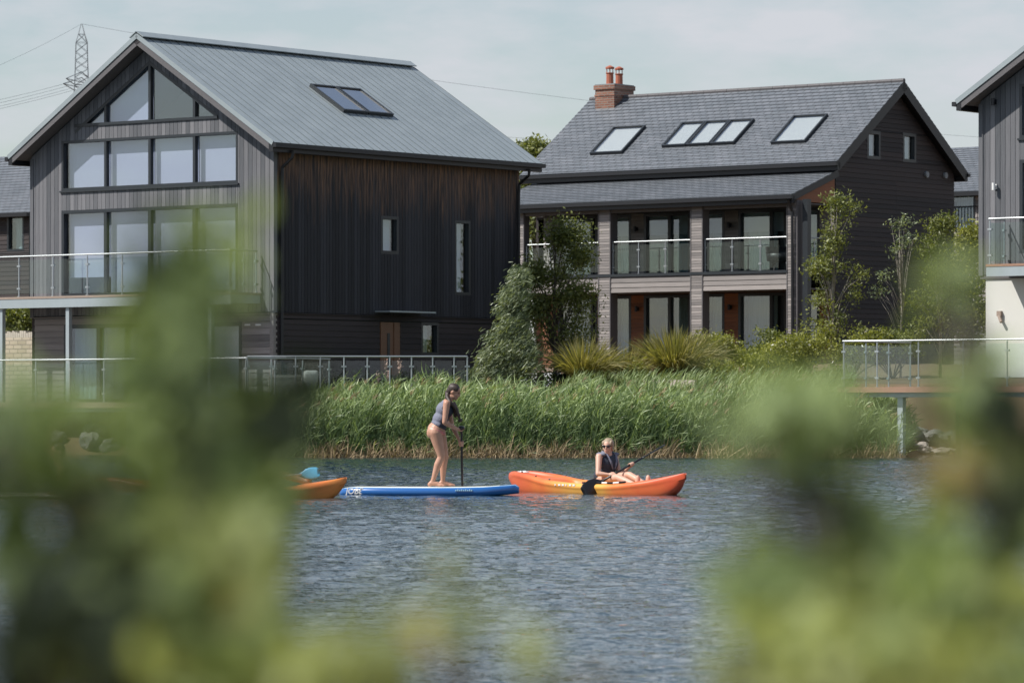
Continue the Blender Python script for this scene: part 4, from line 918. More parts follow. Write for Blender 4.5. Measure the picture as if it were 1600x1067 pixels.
# wind blown willow
D = 101; u = m_(D)
tree('willow_bush', gz(800, D), 'silvery willow blown over by the wind in front of the birch', 'shrub', [gz(805, D), W_(803, 580, D), W_(802, 520, D), W_(808, 450, D)],
     [(W_(812, 440, D), (10*u, 10*u, 14*u)), (W_(803, 470, D), (16*u, 15*u, 22*u)), (W_(796, 505, D), (22*u, 18*u, 26*u)), (W_(785, 540, D), (30*u, 20*u, 26*u)), (W_(774, 570, D), (34*u, 22*u, 24*u)), (W_(762, 596, D), (36*u, 22*u, 22*u)), (W_(800, 590, D), (46*u, 22*u, 30*u)), (W_(745, 612, D), (26*u, 18*u, 14*u)), (W_(818, 560, D), (20*u, 15*u, 40*u))],
     'leaf_willow', leaf=.06, clumps=170, nleaf=16000, spread=.12, wind=(.8, -.1, .75), r0=.05, limbs=30)
# slender trees along the dark gable
D = 110; u = m_(D)
tree('young_birch_tree', gz(1303, D), 'tall thin birch against the left of the dark gable wall', 'tree', [gz(1303, D), W_(1302, 500, D), W_(1300, 400, D), W_(1304, 300, D)],
     [(W_(1318, 325, D), (26*u, 18*u, 24*u)), (W_(1305, 318, D), (12*u, 10*u, 22*u)), (W_(1303, 375, D), (14*u, 12*u, 28*u)), (W_(1306, 420, D), (40*u, 25*u, 26*u)), (W_(1300, 470, D), (44*u, 28*u, 36*u)), (W_(1340, 440, D), (22*u, 14*u, 30*u)), (W_(1300, 505, D), (46*u, 25*u, 20*u)), (W_(1275, 420, D), (20*u, 12*u, 12*u))],
     'leaf', leaf=.055, clumps=110, nleaf=4300, spread=.15, r0=.05, bark='birch', limbs=40, tonebias=.1)
tree('bare_young_tree', gz(1407, D), 'thin young tree with upswept pale twigs and few leaves before the dark gable', 'tree', [gz(1407, D), W_(1409, 480, D), W_(1406, 420, D), W_(1405, 345, D)],
     [(W_(1408, 352, D), (20*u, 14*u, 14*u)), (W_(1412, 375, D), (22*u, 14*u, 18*u)), (W_(1402, 395, D), (20*u, 14*u, 16*u)), (W_(1380, 432, D), (16*u, 8*u, 5*u)), (W_(1372, 455, D), (12*u, 6*u, 7*u))],
     'leaf_willow', leaf=.055, clumps=60, nleaf=700, spread=.10, r0=.035, bark='birch', limbs=26)
tree('slim_tree', gz(1470, D), 'slim leafy tree standing right of the bare young tree', 'tree', [gz(1469, D), W_(1470, 480, D), W_(1468, 400, D), W_(1472, 345, D)],
     [(W_(1475, 352, D), (22*u, 12*u, 14*u)), (W_(1462, 385, D), (22*u, 16*u, 26*u)), (W_(1472, 430, D), (34*u, 22*u, 30*u)), (W_(1460, 470, D), (46*u, 25*u, 26*u)), (W_(1480, 500, D), (50*u, 25*u, 30*u))],
     'leaf', leaf=.055, clumps=130, nleaf=5000, spread=.15, r0=.05, bark='birch', limbs=30)
D = 121; u = m_(D)
tree('bright_bush', gz(1518, D), 'bright yellow green bush in the gap beside the right hand house', 'shrub', [gz(1518, D), W_(1518, 500, D), W_(1520, 420, D)],
     [(W_(1518, 385, D), (26*u, 20*u, 34*u)), (W_(1505, 440, D), (32*u, 20*u, 44*u)), (W_(1522, 490, D), (40*u, 24*u, 50*u))], 'leaf_yel', leaf=.07, clumps=200, nleaf=9000, spread=.16, limbs=10)
# tree beyond, between the two main roofs
D = 150; u = m_(D)
tree('tall_tree', gz(838, D), 'tall pale tree rising beyond the gap between the two main houses', 'tree', [gz(845, D), W_(838, 450, D), W_(835, 330, D), W_(832, 235, D)],
     [(W_(833, 240, D), (22*u, 20*u, 14*u)), (W_(850, 255, D), (26*u, 20*u, 20*u)), (W_(828, 290, D), (28*u, 20*u, 28*u)), (W_(835, 350, D), (40*u, 30*u, 50*u)), (W_(860, 300, D), (30*u, 20*u, 30*u)), (W_(840, 430, D), (50*u, 30*u, 60*u))], 'leaf', leaf=.10, clumps=170, nleaf=9000, spread=.24, r0=.14, limbs=30, tonebias=.1)
D = 128; u = m_(D)
tree('hedge_bush', gz(25, D), 'dense green bush above the limestone wall at the left edge', 'shrub', [gz(25, D), W_(25, 560, D), W_(25, 520, D)],
     [(W_(10, 505, D), (40*u, 25*u, 26*u)), (W_(38, 512, D), (28*u, 25*u, 30*u)), (W_(20, 550, D), (60*u, 25*u, 40*u))], 'leaf', leaf=.08, clumps=160, nleaf=7000, spread=.18, limbs=6)
# ornamental grasses
def tussock(px, py_b, D, w, h, label, n=900, tone=.5, m='grass_orn', spread=.9):
    p = at(px, py_b, D); z0 = max(p.z-.1, float(ground_z(p.x, D))); c = (p.x, p.y, z0); n = int(n*.75); T_ = thing('ornamental_grass', c, label, 'plant', 'grass tussocks in front of the veranda')
    u = m_(D); a = rng.uniform(0, 2*np.pi, n); r_ = rng.uniform(0, 1, n)**.6
    b0 = np.stack([p.x+np.cos(a)*r_*w*u*.28, p.y+np.sin(a)*r_*w*u*.28, np.full(n, z0)], 1)
    dr = np.stack([np.cos(a)*r_*spread, np.sin(a)*r_*spread, np.ones(n)], 1); H = (at(px, py_b-h, D).z-z0)*rng.uniform(.55, 1.15, n)
    V, F, TT = ribbons(b0, dr, H, np.full(n, .024), rng.uniform(.1, .9, n), np.clip(rng.normal(tone, .28, n), 0, 1), 4, wind=(.5, 0, 0), droop=1.4)
    np_mesh('blades', V, F, TT, M[m], T_); return T_
tussock(918, 588, 104.3, 90, 62, 'reddish grass tussock left of the other two under the veranda', 1500, .6)
tussock(984, 585, 104.8, 50, 42, 'small golden grass tussock between the two larger ones', 800, .7)
tussock(1062, 582, 105.2, 110, 72, 'largest feathery grass tussock in front of the ground floor doors', 2200, .5)
tussock(945, 618, 102, 60, 40, 'dark strappy iris clump at the edge of the gravel', 500, .3, 'leaf', 1.2)
def shrub(name, px, py, D, w, h, n, m, label, flowers=0, grp=None, leaf=.05, tb=0):
    u = m_(D); c = gz(px, D); T_ = thing(name, c, label, 'shrub', grp); p0 = at(px, py, D)
    bl = [((p0.x+random.uniform(-.5, .5)*w*u, p0.y+random.uniform(-.4, .4), p0.z+random.uniform(-.3, .35)*h*u), (w*u*random.uniform(.16, .3), .4, h*u*random.uniform(.2, .38))) for _ in range(12)]
    P = crown_pts([(c_, r_, 60) for c_, r_ in bl]); k = 150; seeds = P[rng.integers(0, len(P), k)]; seeds[:, 2] = np.maximum(seeds[:, 2], c[2]+.02)
    idx = rng.integers(0, k, n); q = seeds[idx]+rng.normal(0, .10, (n, 3)); ct = rng.normal(0, .15, k)
    V, F, TT = leaf_cloud(q, leaf, np.clip(.45+tb+ct[idx]+rng.normal(0, .2, n), 0, 1)); np_mesh('foliage', V, F, TT, M[m], T_)
    mb = MB()
    for k in range(12): s_ = Vector(seeds[k]); mb.tube([c, Vector(c).lerp(s_, .5)+Vector((0, 0, .1)), s_], [.02, .014, .006], n=5)
    mb.build('stem', M['bark'], T_)
    if flowers:
        q = P[rng.integers(0, len(P), flowers)]; q[:, 1] -= .25; q[:, 2] += .08; V, F, TT = leaf_cloud(q, .05, np.full(flowers, .5)); np_mesh('flowers', V, F, TT, M['petal'], T_)
sp = [(1130, 545, 108, 70, 50, 2600, 'leaf_yel', 'rose bush with white flowers right of the tall grass tussock', 26), (1180, 560, 106, 120, 60, 6500, 'leaf_yel', 'wide yellow green rose bush in front of the right hand doors', 16),
      (1225, 545, 108, 90, 56, 5000, 'leaf', 'rose bush under the corner post of the veranda', 20), (1262, 556, 107, 90, 62, 5000, 'leaf_yel', 'bushy rose at the foot of the tall thin birch', 18),
      (1330, 540, 109, 110, 50, 5000, 'leaf_yel', 'rose bush below the dark gable behind the glass balustrade', 14), (1395, 535, 109, 90, 44, 3600, 'leaf', 'low bush at the foot of the bare young tree', 8),
      (1000, 580, 104.4, 24, 22, 700, 'leaf_yel', 'small bright green plant beside the golden tussock', 0), (1120, 580, 104.5, 60, 22, 2000, 'leaf_yel', 'low green ground plant at the front of the rose bushes', 0),
      (905, 600, 105, 60, 30, 2200, 'leaf_dark', 'dark low bush at the foot of the leafy birch', 0), (1290, 590, 104, 70, 34, 2400, 'leaf', 'bush between the roses and the deck', 4)]
for a in sp: shrub('garden_shrub', a[0], a[1], a[2], a[3], a[4], a[5], a[6], a[7], a[8], 'shrubs in the bed before the veranda')
for px, h in ((540, 30), (585, 26), (690, 24), (640, 22), (720, 30)):
    shrub('low_shrub', px, 600, 101.5, 55, h, 1400, 'leaf_dark', {540: 'dark low plant behind the left part of the glass fence', 585: 'dark low plant just left of the timber door', 690: 'dark low plant below the curtained window', 640: 'dark low plant right of the timber door', 720: 'dark low plant at the right end of the glass fence'}[px], 2, 'dark plants behind the glass fence')
# flower spikes behind the fence
for i, (px, py, D) in enumerate(((603, 572, 99.5), (607, 588, 99.4), (625, 574, 99.6), (590, 594, 99.2), (650, 596, 99.5), (472, 604, 99))):
    b0 = gz(px, D); tp = at(px, py, D); lab = ['tallest pink flower spike in front of the timber door', 'shorter flower spike beside the tallest one', 'pink flower spike right of the timber door', 'round pale seed head left of the timber door', 'flower spike farthest right behind the glass fence', 'flower spike beside the pale cloth cover'][i]
    T_ = thing('flower_spike', b0, lab, 'flower', 'flower spikes behind the glass fence'); mb = MB(); mb.tube([b0, tp], .010, n=5); mb.build('stem', M['leaf'], T_)
    n = 60; q = np.array(tp)[None, :]+rng.normal(0, 1, (n, 3))*np.array([.03, .03, .10]); V, F, TT = leaf_cloud(q, .03, rng.uniform(0, 1, n)); np_mesh('blossom', V, F, TT, M['pink'] if 'pink' in M else M.setdefault('pink', mat('dusty pink blossom', (.30, .17, .13), .8, tone=1, alt=(.6, .42, .34))), T_)
# pale cloth cover and wall panel behind the glass fence
P = at(480, 612, 99.6); F_ = Fr((P.x, P.y, 0), (1, .2, 0), (.2, -1, 0)); zc0 = float(ground_z(P.x, P.y)); H_ = thing('covered_chair', (P.x, P.y, zc0), 'garden chair under a pale cloth cover behind the glass fence', 'chair')
mb = MB(); rs = []
for z, w, off in ((0, .20, -.03), (.3, .20, -.01), (.62, .20, .03), (.88, .20, .08), (.98, .17, .10), (1.0, .12, .10)):
    sq = lambda v: math.copysign(abs(v)**.55, v)
    rs.append([F_.p(off+w*sq(math.cos(a))*(1+.05*math.sin(9*a)), w*.8*sq(math.sin(a)), zc0+z*.98) for a in [2*math.pi*k/32 for k in range(32)]])
mb.rings(rs); mb.build('cloth_cover', M['cloth'], H_, smooth=True)
P = at(446, 612, 99.2); F_ = Fr((P.x, P.y, 0), (1, .1, 0), (.1, -1, 0)); H_ = thing('planter', (P.x, P.y, zc0), 'long low beige planter beside the covered chair', 'planter')
mb = MB(); mb.box(F_, -.42, .38, -.3, 0, zc0, zc0+.80); mb.box(F_, -.44, .40, -.02, .015, zc0+.80, zc0+.86); mb.build('box', mat('beige planter', (.30, .28, .25), .8, var=.5, bscale=4), H_)
# gravel kerb strip in the bed
mb = MB(); P = at(1010, 598, 103.2); F_ = Fr((P.x, P.y, 0), EX, EN); z_ = float(ground_z(P.x, 103.2)); mb.box(F_, -1.6, 2.6, -.05, .06, z_-.3, at(1010, 594, 103.2).z)
k_ = mb.build('garden_kerb', M['rock_w']); tag(k_, 'pale stone edging of the gravel bed behind the reeds', 'kerb')
# ---- rocks
def rock(px, py, D, w, h, m, label, grp, seed):
    D = (98.7+(708-py)*.055 if px > 1400 else 97.5) if px > 1350 else 97.2+3.9*(386-px)/386+(701-py)*.05
    p = at(px, py, D)
    if px < 1350: p.z = float(ground_z(p.x, D))+h*m_(D)*.22
    u = m_(D); bm = bmesh.new(); bmesh.ops.create_icosphere(bm, subdivisions=3, radius=1)
    for v in bm.verts:
        q = v.co.copy(); n_ = mnoise.noise(q*1.3+Vector((seed*7.1, 0, 0)))*.45+mnoise.noise(q*3.1+Vector((0, seed*3.3, 0)))*.14
        q = q*(1+n_); q.x = round(q.x*3+.2*n_)/3*.35+q.x*.65; v.co = Vector((q.x*w*u*.5, q.y*w*u*.42, q.z*h*u*.5))
    me = bpy.data.meshes.new('rock'); bm.to_mesh(me); bm.free(); me.materials.append(M[m]); me.polygons.foreach_set('use_smooth', [False]*len(me.polygons))
    a = me.attributes.new('tone', 'FLOAT', 'POINT'); a.data.foreach_set('value', [random.random()]*len(me.vertices))
    o = bpy.data.objects.new('rock', me); S.collection.objects.link(o); o.location = p; tag(o, label, 'rock', grp)
rk = [(1440, 701, 92.6, 34, 20, 'rock_w', 'large white rock at the waterline beside the reeds'), (1473, 705, 92.5, 32, 13, 'rock_w', 'flat tan rock right of the large white rock'), (1500, 706, 92.6, 26, 10, 'rock_w', 'small tan rock at the right end of the row'),
      (1421, 706, 92.7, 16, 8, 'rock_w', 'small pale rock left of the large white rock'), (1413, 664, 95.2, 16, 9, 'rock_w', 'small white rock beside the deck pile'), (1396, 702, 93.0, 26, 16, 'rock', 'grey rock at the foot of the right reeds'),
      (1408, 690, 93.6, 30, 22, 'rock', 'dark rock above the small pale rock'), (1432, 680, 94.4, 40, 26, 'rock', 'large dark rock in the deck shade'), (1465, 686, 94.0, 44, 26, 'rock', 'dark rock behind the flat tan rock'), (1500, 684, 94.4, 44, 30, 'rock', 'dark rock under the middle of the right deck'), (1380, 685, 94.0, 24, 18, 'rock_w', 'pale rock half hidden in the right reeds'),
      (1545, 690, 93.6, 50, 34, 'rock', 'dark rock near the right edge of the picture')]
for i, r_ in enumerate(rk): rock(*r_, 'rocks at the right bank', i+1)
gi = 0
words_ = ['far left', 'left', 'middle', 'right', 'far right']
for row, (py, D, sz, rn) in enumerate(((701, 94.6, 30, 'bottom'), (683, 95.3, 27, 'second'), (667, 96.0, 24, 'third'), (655, 96.7, 20, 'top'))):
    for k in range(9):
        px = -8+k*46+random.uniform(-12, 12)+row*11; gi += 1
        rock(px, py+random.uniform(-3, 3), D+random.uniform(-.2, .2), sz*random.uniform(.9, 1.5), sz*random.uniform(.8, 1.2), 'rock', 'grey boulder under the left deck, number %s from the left in the %s row' % (['one', 'two', 'three', 'four', 'five', 'six', 'seven', 'eight', 'nine'][k], rn), 'boulders under the left deck', 20+gi)
# ------------------------------------------------------------ people and boats
M['skin'] = mat('tanned skin', (.40, .20, .13), .48, var=1.0, bscale=9, alt=(.58, .33, .23), bump=.08)
M['skin_pale'] = mat('fair skin', (.50, .28, .20), .48, var=1.0, bscale=9, alt=(.70, .44, .33), bump=.08)
M['vest_grey'] = mat('grey neoprene vest back', (.14, .15, .20), .85, var=.5, bscale=60, alt=(.21, .22, .28), bump=.3)
M['vest_dark'] = mat('navy neoprene', (.014, .018, .030), .7, var=.9, bscale=14, alt=(.04, .05, .075), bump=.5)
M['pink_fabric'] = mat('pink bikini fabric', (.60, .22, .22), .7)
M['hair_dark'] = mat('dark brown hair', (.022, .014, .011), .5, var=.8, bscale=30, stretch=(3, 3, .5), alt=(.06, .038, .028), bump=.3)
M['hair_blond'] = mat('dark blond hair', (.20, .14, .09), .55, var=.9, bscale=30, stretch=(3, 3, .5), alt=(.46, .35, .24), bump=.3)
M['lens'] = mat('dark lens', (.006, .006, .008), .15); M['lip'] = mat('lips', (.38, .13, .11), .5)
M['paddle_black'] = mat('black paddle', (.012, .012, .014), .35); M['blade_blue'] = mat('pale blue paddle blade', (.10, .42, .66), .35)
def bake(mb, name, m, parent, vox=.009, sm_=3):
    o = mb.build(name, m, None); r = o.modifiers.new('r', 'REMESH'); r.mode = 'VOXEL'; r.voxel_size = vox; r.use_smooth_shade = True
    s_ = o.modifiers.new('s', 'SMOOTH'); s_.iterations = sm_; s_.factor = .5
    dg = bpy.context.evaluated_depsgraph_get(); me = bpy.data.meshes.new_from_object(o.evaluated_get(dg)); mats_ = list(o.data.materials); bpy.data.objects.remove(o)
    org = ORG[parent.name]; me.transform(Matrix.Translation(-org)); me.name = name
    if not me.materials:
        for mm in mats_: me.materials.append(mm)
    if 'tone' not in me.attributes: me.attributes.new('tone', 'FLOAT', 'POINT')
    o = bpy.data.objects.new(name, me); S.collection.objects.link(o); o.parent = parent; ORG[o.name] = org; return o
def limb(mb, pts, rad):           # overlapping capsules
    mb.tube(pts, rad, n=14)
    for p, r_ in zip(pts, rad): mb.ell(p, (r_, r_, r_), 12)
def head(mb, c, f, up=Vector((0, 0, 1)), s_=1.0):
    f = Vector(f).normalized(); up = (Vector(up)-f*Vector(up).dot(f)).normalized(); l = up.cross(f); F = Fr(c, l, f, up); q = F.p
    mb.ell(q(0, -.008*s_, .022*s_), (.073*s_, .092*s_, .088*s_), 18, F=F)
    mb.ell(q(0, .026*s_, -.045*s_), (.054*s_, .060*s_, .066*s_), 16, F=F); mb.ell(q(0, .058*s_, -.088*s_), (.026*s_, .026*s_, .022*s_), 12, F=F)
    mb.ell(q(0, .090*s_, -.022*s_), (.013*s_, .020*s_, .022*s_), 10, F=F); mb.ell(q(0, .080*s_, .0), (.010*s_, .016*s_, .028*s_), 10, F=F)
    mb.ell(q(0, .076*s_, -.062*s_), (.022*s_, .012*s_, .010*s_), 10, F=F)
    for sg in (-1, 1): mb.ell(q(sg*.074*s_, -.008*s_, -.012*s_), (.010*s_, .018*s_, .028*s_), 10, F=F); mb.ell(q(sg*.036*s_, .055*s_, -.03*s_), (.024*s_, .024*s_, .02*s_), 10, F=F)
    return F
def face_parts(F, parent, eyes=True, s_=1.0):
    mb = MB()
    for sg in (-1, 1): mb.ell(F.p(sg*.030, .080, .004), (.013, .008, .006), 10, F=F)
    if eyes: mb.build('eyes', M['lens'], parent, smooth=True)
    mb = MB(); mb.ell(F.p(0, .0865, -.063), (.020, .006, .006), 10, F=F); mb.build('lips', M['lip'], parent, smooth=True)
    if eyes:
        mb = MB()
        for sg in (-1, 1): mb.ell(F.p(sg*.031, .082, .020), (.019, .006, .0035), 10, F=F)
        mb.build('eyebrows', M['hair_dark'], parent, smooth=True)
def grip_hand(mb, wrist, G, A, r=.017, flip=1):
    """palm against the shaft at G (axis A), four unequal fingers wrapped round it and a thumb closing the other way"""
    A = Vector(A).normalized(); wr = Vector(wrist); o = wr-G; o -= A*o.dot(A); o = o.normalized() if o.length > 1e-4 else A.orthogonal().normalized(); t_ = A.cross(o)*flip
    pc_ = G+o*(r+.013); F = Fr(pc_, A, t_, o); mb.ell(pc_+o*.004, (.043, .036, .016), 14, F=F); limb(mb, [wr, wr.lerp(pc_, .6), pc_], [.025, .023, .020])
    for j, (off, sweep) in enumerate(((-.032, 215), (-.011, 235), (.011, 225), (.031, 195))):
        pts = []; R_ = r+.009
        for k in range(6): a = R(25+sweep*k/5); pts.append(G+A*off+(o*math.cos(a)+t_*math.sin(a))*R_)
        pts = [pc_+A*off*.9+t_*.022]+pts; mb.tube(pts, [.0105, .0105, .010, .0095, .009, .0085, .0075], n=8)
    pts = [pc_-A*.030-t_*.012]
    for k in range(4): a = R(-30-150*k/3); pts.append(G-A*(.040-.004*k)+(o*math.cos(a)+t_*math.sin(a))*(r+.010))
    mb.tube(pts, [.014, .0125, .0115, .0105, .009], n=8)
def flat_hand(mb, wrist, tip, nrm):
    w = Vector(wrist); d = (Vector(tip)-w).normalized(); nrm = Vector(nrm); s_ = d.cross(nrm).normalized(); F = Fr(w, d, s_, nrm)
    mb.ell(F.p(.05, 0, 0), (.052, .040, .015), 14, F=F)
    for off, ln in ((-.030, .060), (-.010, .075), (.010, .070), (.029, .055)): mb.tube([F.p(.085, off, 0), F.p(.085+ln*.5, off*1.15, .004), F.p(.085+ln, off*1.25, -.006)], [.0105, .0095, .0075], n=8)
    mb.tube([F.p(.03, -.034, 0), F.p(.06, -.06, -.004), F.p(.085, -.068, -.008)], [.0135, .0115, .009], n=8)
def foot(mb, ankle, d, z0):
    d = Vector(d); d.z = 0; d.normalize(); a = Vector(ankle); l = Vector((-d.y, d.x, 0)); F = Fr((a.x, a.y, z0), d, l)
    mb.ell(F.p(-.035, 0, .032), (.036, .032, .034), 12, F=F); limb(mb, [F.p(-.02, 0, .05), F.p(.06, 0, .042), F.p(.125, 0, .026)], [.034, .034, .026]); mb.ell(F.p(.12, 0, .022), (.06, .044, .022), 14, F=F)
    for k, (off, ln) in enumerate(((-.030, .055), (-.012, .05), (.003, .046), (.017, .040), (.030, .033))): mb.tube([F.p(.15, off, .016), F.p(.15+ln*.6, off*1.1, .014)], [.012 if k == 0 else .009, .008], n=8)

def kayak(name, P0, P1, label, tones, paddler_x=.52, zoff=0, decal=True):
    """P0 stern tip, P1 bow tip on the water plane"""
    P0 = Vector((P0[0], P0[1], 0)); P1 = Vector((P1[0], P1[1], 0)); Lk = (P1-P0).length; F = Fr(P0, P1-P0, Vector((0, 0, 1)).cross(P1-P0)); F.o.z = zoff
    K_o = thing(name, F.p(Lk/2, 0, 0), label, 'kayak', 'orange sit on top kayaks')
    xs_ = [0, .02, .06, .12, .2, .28, .31, .36, .45, .54, .57, .63, .70, .76, .80, .86, .92, .965, .99, 1]
    hb = np.interp(xs_, [0, .02, .06, .12, .2, .35, .55, .7, .8, .9, .965, .99, 1], [.035, .09, .17, .25, .33, .40, .41, .38, .31, .19, .09, .04, .012])
    sh = np.interp(xs_, [0, .06, .15, .3, .5, .7, .85, .95, 1], [.25, .30, .285, .19, .14, .145, .20, .275, .32])
    kl = np.interp(xs_, [0, .04, .12, .3, .8, .9, .97, 1], [.17, .04, -.07, -.11, -.11, -.07, .09, .28])
    well = np.interp(xs_, [0, .28, .31, .36, .54, .57, .63, .76, .80, 1], [0, 0, .09, .10, .10, .04, .09, .08, 0, 0]); well2 = np.interp(xs_, [.0, .04, .08, .2, .26, 1], [0, 0, .05, .05, 0, 0]); well = well+well2
    rs = []; MBk = MB()
    for x, h, s_, k, w in zip(xs_, hb, sh, kl, well):
        crown = .05*(1-min(1, w/.05))*min(1, h/.2)
        prof = [(0, s_+crown-w), (.40, s_+crown*.8-w), (.62, s_+crown*.5-w*.85), (.70, s_+.018+crown*.3), (.90, s_+.022), (1.0, s_-.012), (1.0, s_-.05), (.955, s_-.075), (.93, (s_+k)*.5), (.78, k+.045), (.45, k+.01), (0, k)]
        ring = [F.p(x*Lk, h*a, z) for a, z in prof]+[F.p(x*Lk, -h*a, z) for a, z in prof[-2:0:-1]]
        rs.append(ring)
    i0 = 0; MBk.rings(rs); n_ = len(rs[0]); MBk.t = [float(np.interp(x, [0, .25, .42, .5, .62, .72, 1], tones)) for x in xs_ for _ in range(n_)]
    hull = MBk.build('hull', M['kayak'], K_o, smooth=True)
    sd_ = hull.modifiers.new('subdivision', 'SUBSURF'); sd_.levels = 2; sd_.render_levels = 2
    def top(x): return float(np.interp(x, xs_, sh))
    for x0 in (.50,):   # seat backs
        mb = MB(); mb.box(F, x0*Lk-.16, x0*Lk-.12, -.13, .13, top(x0)-.10, top(x0)+.035); mb.build('seat_back', M['vest_dark'], K_o)
    for sx in (-1, 1):
        for k in range(7):
            x = .545+.03*k; y_ = float(np.interp(x, xs_, hb))*.86; mb = MB(); mb.tube([F.p(x*Lk, sx*y_, top(x)+.035), F.p((x+.028)*Lk, sx*float(np.interp(x+.028, xs_, hb))*.86, top(x+.028)+.035)], .014, n=6); mb.build('strap', M['white'] if k % 2 else M['paddle_black'], K_o)
    for x, z_ in ((.04, .275), (.972, .295)):
        mb = MB(); mb.tube([F.p(x*Lk-.04, 0, z_-.02), F.p(x*Lk-.03, 0, z_+.03), F.p(x*Lk+.03, 0, z_+.035), F.p(x*Lk+.04, 0, z_)], .010, n=6); mb.build('carry_handle', M['paddle_black'], K_o)
    for x in (.14, .24, .33, .56, .68):
        for sx in (-1, 1): mb = MB(); h = float(np.interp(x, xs_, hb)); mb.ell(F.p(x*Lk, sx*h*.83, top(x)+.03), (.016, .016, .012), 8); mb.build('fitting', M['paddle_black'], K_o)
    if decal:
        mb = MB(); c = .115*Lk; h = .16
        for k in range(18): a = 2*math.pi*k/18; b_ = a+2*math.pi/18; mb.tube([F.p(c+.11*math.cos(a), -h*.75+.05*math.sin(a), .305), F.p(c+.11*math.cos(b_), -h*.75+.05*math.sin(b_), .305)], .012, n=5)
        mb.tube([F.p(c-.06, -.12, .315), F.p(c-.02, -.15, .31), F.p(c+.02, -.09, .317), F.p(c+.07, -.13, .31)], .011, n=5); mb.build('emblem', M['white'], K_o)
        mb = MB(); x = .385
        for k in range(6): xx = (x+.021*k)*Lk; h = float(np.interp(x+.021*k, xs_, hb)); mb.box(F, xx, xx+(.045 if k % 3 else .02), -h-.004, -h*.985, top(x)-.045, top(x)-.018)
        mb.build('side_lettering', M['white'], K_o)
    return K_o, F, Lk, top
mk = bpy.data.materials.new('blended orange plastic'); mk.use_nodes = True; nt = mk.node_tree; b = nt.nodes['Principled BSDF']; K = nt.links.new
at_ = N(nt, 'ShaderNodeAttribute', attribute_name='tone'); rp_ = N(nt, 'ShaderNodeValToRGB'); e = rp_.color_ramp
e.elements[0].position = 0; e.elements[0].color = (.62, .085, .035, 1); e.elements[1].position = 1; e.elements[1].color = (.80, .40, .085, 1); q = e.elements.new(.5); q.color = (.76, .20, .05, 1)
n = N(nt, 'ShaderNodeTexNoise', Scale=3.0, Detail=3.0); a_ = N(nt, 'ShaderNodeMath', operation='MULTIPLY_ADD'); a_.inputs[1].default_value = .5; t = N(nt, 'ShaderNodeTexCoord'); K(t.outputs['Object'], n.inputs['Vector'])
K(n.outputs['Fac'], a_.inputs[0]); b2 = N(nt, 'ShaderNodeMath', operation='SUBTRACT'); K(at_.outputs['Fac'], a_.inputs[2]); K(a_.outputs[0], b2.inputs[0]); b2.inputs[1].default_value = .25; K(b2.outputs[0], rp_.inputs[0]); K(rp_.outputs[0], b.inputs['Base Color']); b.inputs['Roughness'].default_value = .38
M['kayak'] = mk
def paddle(name, A, B, label, m_shaft, m_blade, bladeB=True, nrmA=(0, -1, 0), nrmB=(0, 0, 1), cat='paddle', bl=.44, bw=.095, twist=True):
    A = Vector(A); B = Vector(B); P_ = thing(name, (A+B)/2, label, cat); d = (B-A).normalized()
    mb = MB(); mb.tube([A+d*.05, B-d*(.05 if bladeB else 0)], .015, n=10); mb.build('shaft', M[m_shaft], P_, smooth=True)
    for on, T_, dd, nr in ((True, A, -d, nrmA), (bladeB, B, d, nrmB)):
        if not on: continue
        nr = Vector(nr); l = dd.cross(nr).normalized(); nr = l.cross(dd).normalized(); F = Fr(T_, dd, l, nr); out = [(-.08, .012), (0, .03), (.10, bw*.85), (.22, bw), (.34, bw*.92), (.41, bw*.6), (bl, bw*.15)]
        mb = MB(); rs = []
        for x, w in out: x = x*bl/.44; rs.append([F.p(x-.05, w*math.cos(a), .010*math.sin(a)+.25*(x-.2)**2*0) for a in [2*math.pi*k/12 for k in range(12)]])
        mb.rings(rs); mb.build('blade', M[m_blade], P_, smooth=True)
    return P_
# ---- right kayak with the seated woman
KA, FK, LK, topK = kayak('kayak', at(797, 700, 58.2), at(1072, 700, 55.2), 'orange and yellow tandem kayak with fair haired paddler aboard', [.05, .3, .85, 1.2, 1.1, .35, .05], zoff=-.015)
D = 56.55; P3 = lambda px, py, dy=0: at(px, py, D+dy)
fd = (FK.x).normalized(); lf = Vector((-fd.y, fd.x, 0))       # her facing and her left
wo = thing('person', P3(945, 751), 'woman with fair hair and sunglasses sitting in the kayak in a dark buoyancy vest', 'person')
b_ = MB(); UPV = Vector((0, 0, 1)); pel = P3(944, 749, .12); FT = Fr(pel, lf, fd, UPV)
chest = P3(949.5, 723, .10); neck = P3(951, 709, .05); FC2 = Fr(chest, lf, fd, UPV)
b_.ell(pel, (.165, .12, .11), 18, F=FT); b_.ell(pel.lerp(chest, .5), (.125, .09, .13), 16, F=FT); b_.ell(chest, (.155, .105, .15), 18, F=FC2); b_.ell(chest+UPV*.09, (.165, .075, .06), 16, F=FC2)
shR = P3(936, 713.5, -.03); shL = P3(961, 716, .22); elR = P3(934.5, 740, -.16); elL = P3(969, 743.5, .12)
S0 = P3(936, 754.5, -.36); S1 = P3(1011, 711, .16); sdir = (S1-S0).normalized(); gR = S0.lerp(S1, (957.5-936)/(1011-936)); gL = S0.lerp(S1, (986.5-936)/(1011-936))
limb(b_, [shR, shR.lerp(elR, .5), elR], [.052, .043, .036]); wR = gR+(elR-gR).normalized()*.07; limb(b_, [elR, elR.lerp(wR, .4), wR], [.036, .035, .024]); grip_hand(b_, wR, gR, sdir)
limb(b_, [shL, shL.lerp(elL, .5), elL], [.050, .042, .035]); wL = gL+(elL-gL).normalized()*.07; limb(b_, [elL, elL.lerp(wL, .4), wL], [.035, .034, .024]); grip_hand(b_, wL, gL, sdir, flip=-1)
limb(b_, [neck-UPV*.05, neck+UPV*.06], [.052, .048])
